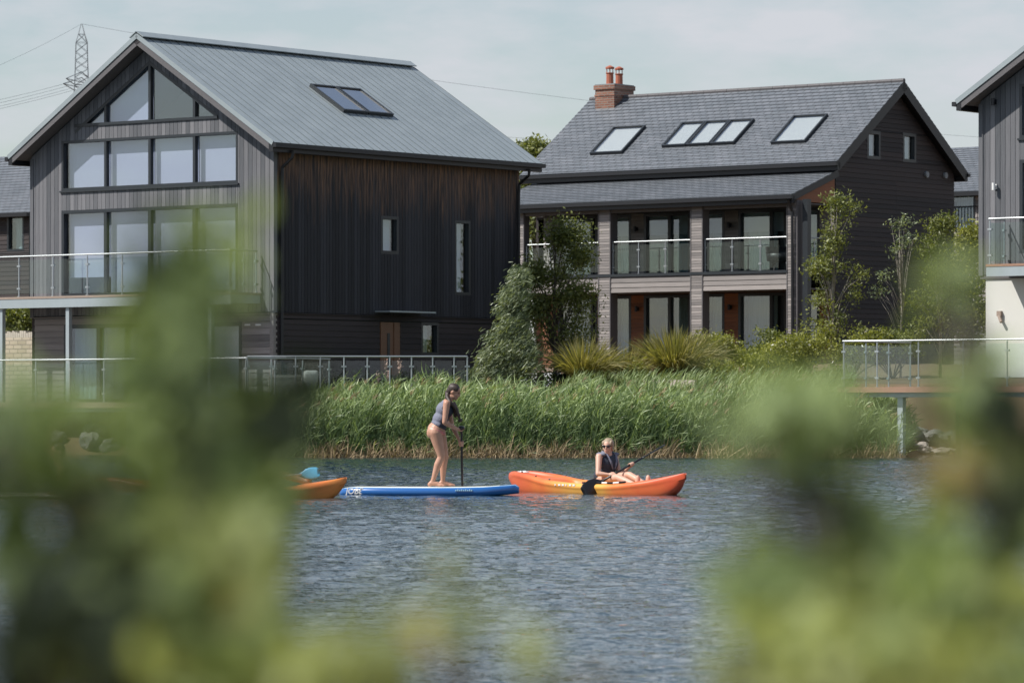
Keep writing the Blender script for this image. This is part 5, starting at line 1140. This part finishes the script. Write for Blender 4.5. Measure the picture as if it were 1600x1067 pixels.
hf = Vector((-.35, -.92, -.03)); FH = head(b_, P3(950, 697.5, .05), hf)
for sg, kx in ((-1, 994), (1, 1000)):        # legs along the footwells, knees up
    hip = pel+lf*sg*.09+fd*.04; kn = pel+lf*sg*.11+fd*.43+UPV*(.035 if sg < 0 else .07); an = pel+lf*sg*.10+fd*.82-UPV*.07
    limb(b_, [hip, hip.lerp(kn, .5), kn], [.085, .072, .053]); limb(b_, [kn, kn.lerp(an, .35), an], [.052, .050, .032]); b_.ell(an+fd*.03+UPV*.06, (.04, .04, .1), 12, F=FT)
body = bake(b_, 'body', M['skin_pale'], wo); face_parts(FH, body, eyes=False)
mb = MB()
for sg in (-1, 1): mb.ell(FH.p(sg*.033, .083, .006), (.028, .010, .019), 12, F=FH)
mb.tube([FH.p(-.02, .094, .010), FH.p(.02, .094, .010)], .004, n=6)
for sg in (-1, 1): mb.tube([FH.p(sg*.06, .075, .012), FH.p(sg*.078, 0, .010)], .004, n=6)
mb.build('sunglasses', M['lens'], body, smooth=True)
h_ = MB(); h_.ell(FH.p(0, -.022, .040), (.083, .094, .088), 18, F=FH); h_.ell(FH.p(0, -.055, -.01), (.070, .062, .085), 16, F=FH)
for sg in (-1, 1): h_.ell(FH.p(sg*.062, .012, .045), (.024, .055, .05), 12, F=FH); h_.ell(FH.p(sg*.066, -.012, -.01), (.018, .034, .06), 12, F=FH)
h_.ell(FH.p(0, -.11, .0), (.035, .035, .04), 12, F=FH); bake(h_, 'hair', M['hair_blond'], body, .007, 1)
v_ = MB(); v_.ell(pel+UPV*.05, (.178, .135, .12), 18, F=FT); v_.ell(pel.lerp(chest, .5), (.155, .125, .15), 16, F=FT); v_.ell(chest, (.178, .135, .155), 18, F=FC2); v_.ell(chest+UPV*.075, (.150, .095, .075), 16, F=FC2)
bake(v_, 'buoyancy_vest', M['vest_dark'], body, .010, 2)
v_ = MB()
for sg in (-1, 1): v_.tube([chest+lf*sg*.02+fd*.137-UPV*.09, chest+lf*sg*.055+fd*.135+UPV*.02, chest+lf*sg*.085+fd*.085+UPV*.115, chest+lf*sg*.09-fd*.02+UPV*.16], [.012, .016, .018, .02], n=8)
for sg in (-1, 1): v_.ell(chest+lf*sg*.125+UPV*.125, (.05, .10, .035), 12, F=FC2)
v_.build('vest_trim', M['vest_grey'], body, smooth=True)
paddle('paddle', S0, S1, 'black double paddle held across the kayak by the seated woman', 'paddle_black', 'paddle_black', nrmA=(.1, -1, .1), nrmB=(.55, -.1, -1), bw=.115, bl=.40)
# ---- paddle board with the standing woman
A0 = at(534, 700, 55.8); A1 = at(811, 700, 55.3); A0.z = A1.z = 0; FP = Fr(A0, A1-A0, UPV.cross(A1-A0)); LP = (A1-A0).length
SB_ = thing('paddle_board', FP.p(LP/2, 0, 0), 'blue inflatable paddle board with white deck under the standing woman', 'paddle board')
mb = MB(); xs_ = [0, .008, .03, .08, .15, .3, .5, .7, .82, .9, .95, .98, .995, 1]; hbp = np.interp(xs_, [0, .008, .03, .08, .15, .3, .6, .82, .9, .95, .98, .995, 1], [.13, .17, .22, .27, .32, .37, .38, .31, .22, .15, .09, .045, .02])
zo = np.interp(xs_, [0, .1, .6, .8, .93, 1], [-.015, -.02, -.02, -.012, .012, .03]); zh = np.interp(xs_, [0, .02, .06, .9, .98, 1], [.085, .11, .132, .134, .13, .09]); rs = []
for x, h, z, tk in zip(xs_, hbp, zo, zh):
    r_ = tk/2; hh = max(h-r_*.9, .004); ring = [FP.p(x*LP, a, z+c) for a, c in [(hh, tk), (hh*.5, tk+.004), (-hh*.5, tk+.004), (-hh, tk)]]
    ring += [FP.p(x*LP, -hh-r_*.9*math.sin(a), z+r_+r_*math.cos(a)) for a in [math.pi*k/8 for k in range(1, 8)]]+[FP.p(x*LP, -hh, z), FP.p(x*LP, hh, z)]
    ring += [FP.p(x*LP, hh+r_*.9*math.sin(a), z+r_-r_*math.cos(a)) for a in [math.pi*k/8 for k in range(1, 8)]]; rs.append(ring)
i0 = len(mb.f); mb.rings(rs); nr = len(rs[0])
M['sup_blue'] = mat('glossy blue board rail', (.012, .085, .30), .25, var=.4, bscale=4, alt=(.03, .16, .46), coat=.4); M['sup_light'] = mat('pale blue rail stripe', (.38, .60, .74), .35); M['sup_deck'] = mat('cream white deck pad', (.72, .70, .62), .6)
for fi in range(len(mb.f)-2):
    k = fi % nr; s_ = fi//nr
    mb.m[fi] = 2 if k in (0, 1, 2) else (1 if (k in (3, 22) or k == nr-1) else 0)
    if s_ >= 9 and mb.m[fi] == 2: mb.m[fi] = 0
mb.build('board', [M['sup_blue'], M['sup_light'], M['sup_deck']], SB_, smooth=True)
cu = bpy.data.curves.new('lettering', 'FONT'); cu.body = 'JOBE'; cu.size = .115; cu.shear = .2; cu.extrude = .003; cu.offset = .0025; to = bpy.data.objects.new('t', cu); S.collection.objects.link(to)
bpy.context.view_layer.update(); me = bpy.data.meshes.new_from_object(to.evaluated_get(bpy.context.evaluated_depsgraph_get())); bpy.data.objects.remove(to)
side_y = -float(np.interp(.1, xs_, hbp))-.022
R4 = Matrix((( FP.x.x, 0, -FP.y.x, 0), (FP.x.y, 0, -FP.y.y, 0), (0, 1, 0, 0), (0, 0, 0, 1)))
me.transform(Matrix.Translation(FP.p(.13, side_y, .022)-ORG[SB_.name]) @ R4); me.materials.clear(); me.materials.append(M['white']); lo_ = bpy.data.objects.new('lettering', me); S.collection.objects.link(lo_); lo_.parent = SB_
mb = MB()
for k in range(9): x = 1.74+.028*k; yy = -float(np.interp(x/LP, xs_, hbp))-.012; mb.box(FP, x, x+.017, yy, yy+.02, .068, .086+.008*(k % 2))
mb.build('side_lettering', M['sup_light'], SB_)
D = 55.55; Q = lambda px, py, dy=0: at(px, py, D+dy)
zb_ = .122
sw_ = thing('person', (Q(683, 760).x, D, zb_), 'woman with dark braid standing on the blue board in a grey and navy vest', 'person'); b_ = MB()
X_ = Vector((1, 0, 0)); Y_ = Vector((0, 1, 0)); lean = (Q(701, 628)-Q(682, 670)).normalized(); fwd = Y_.cross(lean)*1; fwd = Vector((lean.z, 0, -lean.x)); FTt = Fr(Q(684, 668), Y_, fwd, lean)
hip = Q(683, 671); b_.ell(Q(681.5, 671), (.165, .125, .12), 18, F=FTt)
for sg in (-1, 1): b_.ell(Q(677, 675, sg*.075), (.085, .095, .11), 14, F=FTt)
b_.ell(Q(688, 655), (.125, .090, .12), 16, F=FTt); b_.ell(Q(695, 639.5), (.155, .11, .14), 18, F=FTt); b_.ell(Q(699, 629), (.165, .07, .05), 16, F=FTt)
for sg, kn, an, hp in ((-1, (690, 713), (675.5, 753), (680, 676)), (1, (695, 713.5), (691.5, 754), (686, 676))):
    h0 = Q(*hp, sg*.085); k0 = Q(*kn, sg*.075); a0_ = Q(*an, sg*.085); limb(b_, [h0, h0.lerp(k0, .4), k0], [.098, .083, .056]); limb(b_, [k0, k0.lerp(a0_, .32)-X_*.012, a0_.lerp(k0, .15), a0_], [.054, .054, .034, .031]); foot(b_, a0_, (1, -.12 if sg < 0 else .1, 0), zb_)
nk = Q(702, 625); limb(b_, [Q(699.5, 630), Q(705, 619)], [.052, .046]); FHs = head(b_, Q(709.5, 612), (.93, -.12, -.38), UPV+X_*.25)
sh1 = Q(698, 630.5, -.165); el1 = Q(694.5, 660, -.21); wr1 = Q(715, 670.5, -.10); sh2 = Q(700, 631, .165); el2 = Q(706, 664, .2); wr2 = Q(717.5, 687, .06)
top_ = Q(721, 668.5, 0); bot_ = Q(722.3, 768, .1)
ax = (bot_-top_).normalized(); limb(b_, [sh1, sh1.lerp(el1, .5), el1], [.053, .043, .035]); limb(b_, [el1, el1.lerp(wr1, .35), wr1], [.035, .036, .024]); grip_hand(b_, wr1, top_+ax*.02, Y_, r=.015)
limb(b_, [sh2, sh2.lerp(el2, .5), el2], [.050, .041, .034]); limb(b_, [el2, el2.lerp(wr2, .35), wr2], [.034, .034, .023]); grip_hand(b_, wr2, top_.lerp(bot_, .25), ax, flip=-1)
body = bake(b_, 'body', M['skin'], sw_); face_parts(FHs, body)
h_ = MB(); h_.ell(FHs.p(0, -.020, .036), (.080, .092, .086), 18, F=FHs); h_.ell(FHs.p(0, -.060, -.005), (.062, .055, .07), 16, F=FHs)
for sg in (-1, 1): h_.ell(FHs.p(sg*.058, .0, .05), (.026, .06, .045), 12, F=FHs)
bq = [FHs.p(.03, -.085, -.04), Q(699, 621, -.05), Q(703, 629, -.12), Q(712, 637, -.10), Q(716, 648, -.08), Q(719, 657, -.06)]; h_.tube(bq, [.045, .035, .032, .030, .026, .012], n=10)
for p_ in bq[1:]: h_.ell(p_, (.034, .034, .03), 10)
h_.tube([Q(708, 628, -.06), Q(712, 640, -.05), Q(711, 652, -.03)], [.03, .045, .02], n=10)
bake(h_, 'hair', M['hair_dark'], body, .007, 1)
v_ = MB(); v_.ell(Q(686, 663.5), (.165, .118, .07), 18, F=FTt); v_.ell(Q(688.5, 655), (.160, .118, .13), 18, F=FTt); v_.ell(Q(695, 640.5), (.172, .130, .13), 18, F=FTt); v_.ell(Q(698.5, 631), (.135, .085, .062), 16, F=FTt)
vo = bake(v_, 'buoyancy_vest', M['vest_grey'], body, .010, 2)
vo.data.materials.append(M['vest_dark']); org = ORG[vo.name]
for p in vo.data.polygons:
    c = p.center+org; a, f_, u_ = FTt.loc(c)
    if f_ > .012 or u_ < -.075+.0 or (u_ > .27 and f_ > -.06): p.material_index = 1
mb = MB(); mb.ell(Q(682.5, 671.5), (.172, .132, .05), 18, F=Fr(hip, Y_, fwd, (lean+X_*-.55).normalized())); bake(mb, 'bikini_bottom', M['pink_fabric'], body, .009, 1)
pd = thing('paddle', (top_+bot_)/2, 'long black upright paddle held by the standing woman', 'paddle'); mb = MB(); mb.tube([top_+ax*.02, bot_], .0165, n=10); mb.build('shaft', M['paddle_black'], pd)
mb = MB(); mb.tube([top_-Y_*.06, top_+Y_*.06], .02, n=8); mb.ell(top_-UPV*.0, (.05, .07, .035), 12); mb.build('grip', M['paddle_black'], pd, smooth=True)
FB_ = Fr(bot_, ax, Y_, X_); mb = MB(); mb.rings([[FB_.p(x, w*math.cos(a), .012*math.sin(a)) for a in [2*math.pi*k/12 for k in range(12)]] for x, w in ((-.1, .016), (0, .04), (.12, .09), (.28, .10), (.38, .07), (.42, .02))]); mb.build('blade', M['paddle_black'], pd, smooth=True)
# ---- left kayak with a paddler, partly behind the leaves
KB, FK2, LK2, topK2 = kayak('kayak', at(142, 700, 54.6), at(542, 700, 53.7), 'orange red kayak half hidden behind the blurred leaves with a pale blue paddle over it', [.0, .1, .2, .25, .3, .35, .6], decal=False, zoff=-.045)
D = 54.2; Q2 = lambda px, py, dy=0: at(px, py, D+dy)
def sitter(cpx, base_py, fd, label, skin, clothes, hair, gl, gr, head_dir, parent_loc, sc=1.0, kneel=False, QQ=None):
    fd = Vector(fd).normalized(); lf = Vector((-fd.y, fd.x, 0)); T_ = thing('person', parent_loc, label, 'person'); b_ = MB(); pel = QQ(cpx, base_py); F0 = Fr(pel, lf, fd, UPV); ch_ = pel+UPV*.30+fd*.05; nk = ch_+UPV*.17+fd*.02
    b_.ell(pel, (.165, .12, .11), 18, F=F0); b_.ell(pel.lerp(ch_, .5), (.13, .095, .14), 16, F=F0); b_.ell(ch_, (.165, .11, .15), 18, F=F0); b_.ell(ch_+UPV*.10, (.17, .075, .055), 16, F=F0); limb(b_, [nk-UPV*.05, nk+UPV*.06], [.052, .048]); FH_ = head(b_, nk+UPV*.155, head_dir)
    out = [('t', ch_, F0)]
    for sg, g in ((-1, gr), (1, gl)):
        sh_ = ch_+lf*sg*.17+UPV*.09; G, ax_ = g; w_ = G+(sh_-G).normalized()*.07; el_ = sh_.lerp(w_, .5)+Vector((0, 0, -.10))-fd*.04+lf*sg*.04
        limb(b_, [sh_, sh_.lerp(el_, .5), el_], [.052, .043, .036]); limb(b_, [el_, el_.lerp(w_, .4), w_], [.036, .035, .024])
        if ax_ is not None: grip_hand(b_, w_, G, ax_, flip=sg)
        else: flat_hand(b_, w_, G, (0, 0, 1))
        hp = pel+lf*sg*.09
        if kneel: kn = pel+lf*sg*.12+fd*.36-UPV*.10; an = pel+lf*sg*.10-fd*.05-UPV*.14
        else: kn = pel+lf*sg*.13+fd*.42+UPV*.12; an = pel+lf*sg*.11+fd*.82+UPV*.0
        limb(b_, [hp, hp.lerp(kn, .5), kn], [.085, .072, .053]); limb(b_, [kn, kn.lerp(an, .35), an], [.052, .050, .032]); b_.ell(an+(fd*.03+UPV*.06 if not kneel else -fd*.08), (.04, .04, .1) if not kneel else (.04, .1, .035), 12, F=F0)
    body = bake(b_, 'body', M[skin], T_, .010); face_parts(FH_, body); h_ = MB(); h_.ell(FH_.p(0, -.020, .038), (.080, .092, .085), 18, F=FH_); h_.ell(FH_.p(0, -.055, -.01), (.066, .058, .08), 16, F=FH_); bake(h_, 'hair', M[hair], body, .008, 1)
    v_ = MB(); v_.ell(pel+UPV*.04, (.178, .135, .12), 18, F=F0); v_.ell(pel.lerp(ch_, .5), (.158, .125, .15), 16, F=F0); v_.ell(ch_, (.18, .135, .155), 18, F=F0); v_.ell(ch_+UPV*.09, (.155, .09, .07), 16, F=F0); bake(v_, 'buoyancy_vest', M[clothes], body, .011, 2)
    return T_
p_a = Q2(506, 737, -.3); p_b = Q2(180, 772, .3); dirp = (p_b-p_a).normalized()
S_a = p_a; mid = Q2(350, 728, -.1); dq = (Q2(352, 754, -.15)-p_a).normalized(); far_ = p_a+dq*2.1
sitter(388, 753, (1, -.03, 0), 'paddler in a dark vest seated in the left kayak behind the blurred leaves', 'skin', 'vest_dark', 'hair_dark', (p_a+dq*.98, dq), (p_a+dq*.62, dq), (1, -.2, 0), Q2(388, 765), QQ=Q2)
paddle('paddle', p_a+dq*.26, far_, 'paddle with pale blue blade reaching out of the left kayak', 'white', 'blade_blue', nrmA=(.1, -1, .2), nrmB=(0, .3, 1), bl=.27, bw=.085)
# ---- far left: board with a kneeling person
D = 53.2; Q3 = lambda px, py, dy=0: at(px, py, D+dy)
bd = thing('paddle_board', (Q3(90, 700).x, D, 0), 'pale paddle board at far left under the kneeling person', 'paddle board')
mb = MB(); A0 = Q3(-20, 700); A0.z = 0; F_ = Fr(A0, (1, .05, 0), (-.05, 1, 0)); rs = []
for x, h in zip([0, .02, .1, .4, .7, .9, .98, 1], [.05, .15, .28, .36, .34, .2, .07, .02]): rs.append([F_.p(x*2.0, h*math.cos(a), .045+.045*math.sin(a)) for a in [2*math.pi*k/16 for k in range(16)]])
mb.rings(rs); mb.build('board', M['sup_deck'], bd, smooth=True)
sitter(98, 777, (-.9, -.3, 0), 'kneeling person in dark clothing with one arm reaching down at the far left', 'skin', 'vest_dark', 'hair_dark', (Q3(66, 782, -.25), None), (Q3(82, 780, .2), None), (-.9, -.4, -.1), Q3(100, 776), kneel=True, QQ=Q3)
# ------------------------------------------------------------ out of focus shrubs right in front of the camera
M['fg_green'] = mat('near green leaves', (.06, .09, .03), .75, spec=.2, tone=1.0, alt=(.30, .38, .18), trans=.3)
M['fg_shade'] = mat('near leaves painted as shade', (.012, .020, .010), .75, spec=.2, tone=1.0, alt=(.022, .034, .018), trans=.15)  # near-black leaf colour paints in the shaded gaps between the branches
M['fg_yel'] = mat('near yellow green leaves', (.21, .245, .09), .75, spec=.2, tone=1.0, alt=(.45, .50, .24), trans=.35)
M['fg_tan'] = mat('near withered leaves', (.27, .20, .075), .75, spec=.2, tone=1.0, alt=(.46, .37, .16), trans=.3)
M['fg_bark'] = mat('near dark bark', (.016, .012, .010), .9, var=.8, bscale=80, alt=(.04, .03, .022))
def leaves(q, ln, wd, tone, up=.4):
    n = len(q); d = rng.normal(size=(n, 3)); d[:, 2] += up; d /= np.linalg.norm(d, axis=1, keepdims=True); s_ = rng.normal(size=(n, 3)); s_ -= d*(s_*d).sum(1, keepdims=True); s_ /= np.linalg.norm(s_, axis=1, keepdims=True); nn = np.cross(d, s_)
    prof = [0, .62, 1, .82, .05]; V = np.zeros((n, 5, 3, 3))
    for k, w in enumerate(prof):
        c = q+d*(ln*(k/4-.5))[:, None]-nn*(ln*.10*(k/4-.5)**2*4)[:, None]
        V[:, k, 0] = c-s_*(wd*w*.5)[:, None]+nn*(wd*w*.12)[:, None]; V[:, k, 1] = c; V[:, k, 2] = c+s_*(wd*w*.5)[:, None]+nn*(wd*w*.12)[:, None]
    b0 = (np.arange(n)*15)[:, None, None]+(np.arange(4)*3)[None, :, None]+np.arange(2)[None, None, :]
    F = np.stack([b0, b0+1, b0+4, b0+3], -1).reshape(-1, 4); return V.reshape(-1, 3), F, np.repeat(tone, 15)
def near_shrub(label, root_px, blobs, stems, D0=1.5, lnf=.017):
    c = at(root_px, 630, D0); c.z = .3; T_ = thing('lakeside_shrub', c, label, 'shrub', 'blurred shrubs in front of the camera'); acc = {}; mb = MB(); hub = Vector((c.x, c.y, .95))
    mb.tube([c, c.lerp(hub, .5)+Vector((.01, .01, 0)), hub], [.012, .010, .007], n=8)
    for (px, py, rx, ry, cov, m, tb, D_) in blobs:
        area = math.pi*rx*ry; u = D_/FPX; ln0 = lnf; la = (ln0/u)*(ln0*.5/u)*.42; n = max(3, int(-math.log(1-min(.985, cov))*area/la*2.3)); a = rng.uniform(0, 2*np.pi, n); r_ = np.sqrt(rng.uniform(0, 1, n)); yy = D_+rng.normal(0, .05, n)
        ks = max(2, int(area/5200)); sa_ = rng.uniform(0, 2*np.pi, ks); sr_ = np.sqrt(rng.uniform(0, 1, ks)); ki = rng.integers(0, ks, n); mixc = (rng.uniform(0, 1, n) < .6)
        cx_ = np.where(mixc, np.cos(sa_[ki])*sr_[ki]+np.clip(rng.normal(0, 28, n), -46, 46)/rx, np.cos(a)*r_); cy_ = np.where(mixc, np.sin(sa_[ki])*sr_[ki]+np.clip(rng.normal(0, 28, n), -46, 46)/ry, np.sin(a)*r_); kt = rng.normal(0, .36, ks)
        X = (px-CX+cx_*rx)*u*(yy/D_); Z = CAMZ-(py-HZ+cy_*ry)*u*(yy/D_); q = np.stack([X, yy, Z], 1)
        acc.setdefault(m, []).append(leaves(q, rng.uniform(.7, 1.3, n)*ln0, rng.uniform(.4, .6, n)*ln0, np.clip(rng.normal(.5+tb, .18, n)+kt[ki], 0, 1)))
        e_ = at(px, py, D_); s0 = hub.lerp(at(px, 1300, D_), .5); mb.tube([hub, s0, s0.lerp(e_, .6)+Vector((.004, 0, 0)), e_], [.003, .0024, .0018, .0009], n=6)
    for pts, r_ in stems:
        pp = [at(*p) for p in pts]; mb.tube([hub]+pp if pts[0][1] > 1000 else pp, [r_]*(len(pp)+(1 if pts[0][1] > 1000 else 0)), n=8)
    mb.build('branches', M['fg_bark'], T_, smooth=True)
    for m, pr in acc.items(): V, F, TT = join(pr); np_mesh('foliage', V, F, TT, M[m], T_, smooth=True)
    return T_
G, DK, YL, TN = 'fg_green', 'fg_shade', 'fg_yel', 'fg_tan'
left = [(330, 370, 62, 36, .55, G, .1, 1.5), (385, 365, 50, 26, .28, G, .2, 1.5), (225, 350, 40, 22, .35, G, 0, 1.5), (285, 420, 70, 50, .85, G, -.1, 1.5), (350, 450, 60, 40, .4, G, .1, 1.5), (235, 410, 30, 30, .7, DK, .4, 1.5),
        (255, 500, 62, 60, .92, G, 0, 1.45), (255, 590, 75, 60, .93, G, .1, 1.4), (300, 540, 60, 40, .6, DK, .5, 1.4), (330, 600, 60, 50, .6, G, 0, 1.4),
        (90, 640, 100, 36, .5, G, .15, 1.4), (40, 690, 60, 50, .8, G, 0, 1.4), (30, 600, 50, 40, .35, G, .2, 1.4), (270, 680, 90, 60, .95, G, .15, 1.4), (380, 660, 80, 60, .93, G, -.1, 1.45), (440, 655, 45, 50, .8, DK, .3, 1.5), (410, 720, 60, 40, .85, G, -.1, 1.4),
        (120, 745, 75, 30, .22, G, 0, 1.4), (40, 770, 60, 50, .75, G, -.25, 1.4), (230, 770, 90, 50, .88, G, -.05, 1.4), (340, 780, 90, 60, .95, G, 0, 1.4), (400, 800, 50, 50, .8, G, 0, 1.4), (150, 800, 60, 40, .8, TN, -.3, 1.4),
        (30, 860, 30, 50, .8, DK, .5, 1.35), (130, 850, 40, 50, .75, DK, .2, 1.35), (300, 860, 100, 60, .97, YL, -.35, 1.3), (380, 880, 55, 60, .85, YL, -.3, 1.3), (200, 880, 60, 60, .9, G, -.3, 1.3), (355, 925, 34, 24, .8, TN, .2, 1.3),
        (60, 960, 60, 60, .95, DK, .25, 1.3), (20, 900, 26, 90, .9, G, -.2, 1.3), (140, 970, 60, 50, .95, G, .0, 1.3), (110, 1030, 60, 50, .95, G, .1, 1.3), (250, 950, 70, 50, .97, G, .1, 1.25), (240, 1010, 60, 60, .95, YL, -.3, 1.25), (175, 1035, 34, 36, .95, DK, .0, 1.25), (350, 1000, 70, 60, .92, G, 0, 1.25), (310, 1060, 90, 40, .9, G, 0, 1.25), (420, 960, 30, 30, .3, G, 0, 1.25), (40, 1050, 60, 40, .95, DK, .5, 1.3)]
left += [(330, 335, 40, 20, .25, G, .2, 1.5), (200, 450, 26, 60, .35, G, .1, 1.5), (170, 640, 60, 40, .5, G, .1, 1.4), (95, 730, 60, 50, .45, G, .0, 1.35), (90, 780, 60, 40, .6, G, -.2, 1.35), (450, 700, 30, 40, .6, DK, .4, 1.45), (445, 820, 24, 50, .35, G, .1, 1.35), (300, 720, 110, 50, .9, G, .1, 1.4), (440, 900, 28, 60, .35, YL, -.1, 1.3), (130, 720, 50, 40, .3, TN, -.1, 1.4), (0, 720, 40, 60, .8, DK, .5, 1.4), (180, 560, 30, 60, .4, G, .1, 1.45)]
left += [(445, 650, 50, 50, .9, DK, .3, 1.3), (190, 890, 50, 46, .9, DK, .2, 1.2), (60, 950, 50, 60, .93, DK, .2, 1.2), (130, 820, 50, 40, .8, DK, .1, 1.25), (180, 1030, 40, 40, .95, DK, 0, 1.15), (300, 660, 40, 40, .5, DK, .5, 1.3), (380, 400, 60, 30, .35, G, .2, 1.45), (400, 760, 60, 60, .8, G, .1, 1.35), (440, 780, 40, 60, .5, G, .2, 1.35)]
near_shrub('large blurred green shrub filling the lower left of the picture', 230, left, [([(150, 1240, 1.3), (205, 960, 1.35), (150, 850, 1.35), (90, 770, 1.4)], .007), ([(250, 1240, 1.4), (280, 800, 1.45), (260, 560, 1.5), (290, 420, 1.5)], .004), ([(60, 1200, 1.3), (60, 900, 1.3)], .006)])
mid_ = [(500, 1050, 60, 36, .75, YL, .0, 1.2), (560, 1030, 50, 30, .5, YL, .1, 1.2), (440, 1060, 40, 30, .7, YL, -.1, 1.2), (640, 960, 50, 40, .22, YL, 0, 1.25), (745, 935, 26, 30, .22, YL, -.1, 1.25), (720, 1045, 30, 16, .3, TN, .2, 1.2), (600, 1065, 60, 20, .6, YL, .1, 1.2), (830, 1035, 32, 34, .6, YL, -.2, 1.2), (960, 1050, 50, 18, .15, TN, 0, 1.2)]
mid_ += [(545, 1000, 40, 30, .5, YL, .1, 1.2), (625, 975, 36, 34, .4, YL, .1, 1.25), (745, 950, 24, 34, .35, YL, 0, 1.25), (840, 1045, 34, 30, .5, YL, .1, 1.2), (480, 1050, 50, 30, .7, YL, .2, 1.2), (520, 1010, 50, 30, .4, YL, .1, 1.2), (470, 1040, 50, 30, .8, YL, .1, 1.2), (690, 960, 40, 50, .2, YL, .1, 1.25), (560, 1060, 80, 20, .9, YL, .1, 1.2), (610, 990, 40, 30, .25, YL, 0, 1.2), (700, 1000, 60, 20, .2, G, .2, 1.2)]
near_shrub('low yellow green sprigs at the bottom middle of the picture', 600, mid_, [], 1.2, .015)
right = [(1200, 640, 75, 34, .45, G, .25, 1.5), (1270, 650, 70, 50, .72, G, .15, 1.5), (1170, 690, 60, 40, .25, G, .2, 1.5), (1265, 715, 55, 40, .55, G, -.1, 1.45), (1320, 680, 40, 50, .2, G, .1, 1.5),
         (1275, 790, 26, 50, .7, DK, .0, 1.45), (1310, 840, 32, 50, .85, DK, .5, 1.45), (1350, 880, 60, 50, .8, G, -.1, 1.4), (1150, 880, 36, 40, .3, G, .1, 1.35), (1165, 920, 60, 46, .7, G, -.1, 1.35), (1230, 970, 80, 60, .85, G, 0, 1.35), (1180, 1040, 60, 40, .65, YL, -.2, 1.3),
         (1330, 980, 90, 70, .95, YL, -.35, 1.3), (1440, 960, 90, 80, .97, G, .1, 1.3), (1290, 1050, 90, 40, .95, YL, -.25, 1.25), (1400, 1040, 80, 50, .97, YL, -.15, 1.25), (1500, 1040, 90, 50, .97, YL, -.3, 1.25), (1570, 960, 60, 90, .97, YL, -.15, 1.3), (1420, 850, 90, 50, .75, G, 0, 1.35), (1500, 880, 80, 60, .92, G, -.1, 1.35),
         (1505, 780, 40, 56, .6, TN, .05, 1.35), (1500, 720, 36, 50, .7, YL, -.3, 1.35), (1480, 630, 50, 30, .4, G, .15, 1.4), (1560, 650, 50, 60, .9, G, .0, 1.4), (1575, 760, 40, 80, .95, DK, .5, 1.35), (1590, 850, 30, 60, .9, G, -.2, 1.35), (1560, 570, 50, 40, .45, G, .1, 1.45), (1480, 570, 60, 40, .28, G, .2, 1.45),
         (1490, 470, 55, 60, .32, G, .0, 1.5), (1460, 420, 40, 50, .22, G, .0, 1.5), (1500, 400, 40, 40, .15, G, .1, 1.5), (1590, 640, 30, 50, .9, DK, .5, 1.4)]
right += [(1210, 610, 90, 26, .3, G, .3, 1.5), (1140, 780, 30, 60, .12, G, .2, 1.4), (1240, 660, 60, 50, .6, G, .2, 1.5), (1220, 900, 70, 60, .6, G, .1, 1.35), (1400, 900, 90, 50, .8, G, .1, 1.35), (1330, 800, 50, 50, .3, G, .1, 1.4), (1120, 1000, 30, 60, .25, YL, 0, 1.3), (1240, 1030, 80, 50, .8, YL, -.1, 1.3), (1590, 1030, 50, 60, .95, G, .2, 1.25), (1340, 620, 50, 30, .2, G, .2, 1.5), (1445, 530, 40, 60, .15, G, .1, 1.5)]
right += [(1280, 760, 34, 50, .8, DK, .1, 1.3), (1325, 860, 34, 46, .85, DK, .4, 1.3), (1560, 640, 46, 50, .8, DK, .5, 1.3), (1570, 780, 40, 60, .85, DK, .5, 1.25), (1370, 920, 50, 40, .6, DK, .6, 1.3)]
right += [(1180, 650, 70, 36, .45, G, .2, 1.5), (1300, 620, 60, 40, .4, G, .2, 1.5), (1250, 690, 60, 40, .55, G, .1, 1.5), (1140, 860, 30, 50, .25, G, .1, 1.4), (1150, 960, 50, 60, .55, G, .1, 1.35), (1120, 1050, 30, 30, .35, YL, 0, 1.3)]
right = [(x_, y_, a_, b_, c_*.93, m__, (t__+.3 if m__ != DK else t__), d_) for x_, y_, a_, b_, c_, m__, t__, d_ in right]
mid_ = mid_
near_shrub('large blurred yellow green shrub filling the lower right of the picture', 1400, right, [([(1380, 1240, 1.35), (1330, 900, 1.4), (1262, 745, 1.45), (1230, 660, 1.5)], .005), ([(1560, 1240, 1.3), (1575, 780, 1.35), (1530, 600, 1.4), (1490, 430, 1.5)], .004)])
tw = [(150, 560, 20, 14, .12, G, .1, 1.5)]
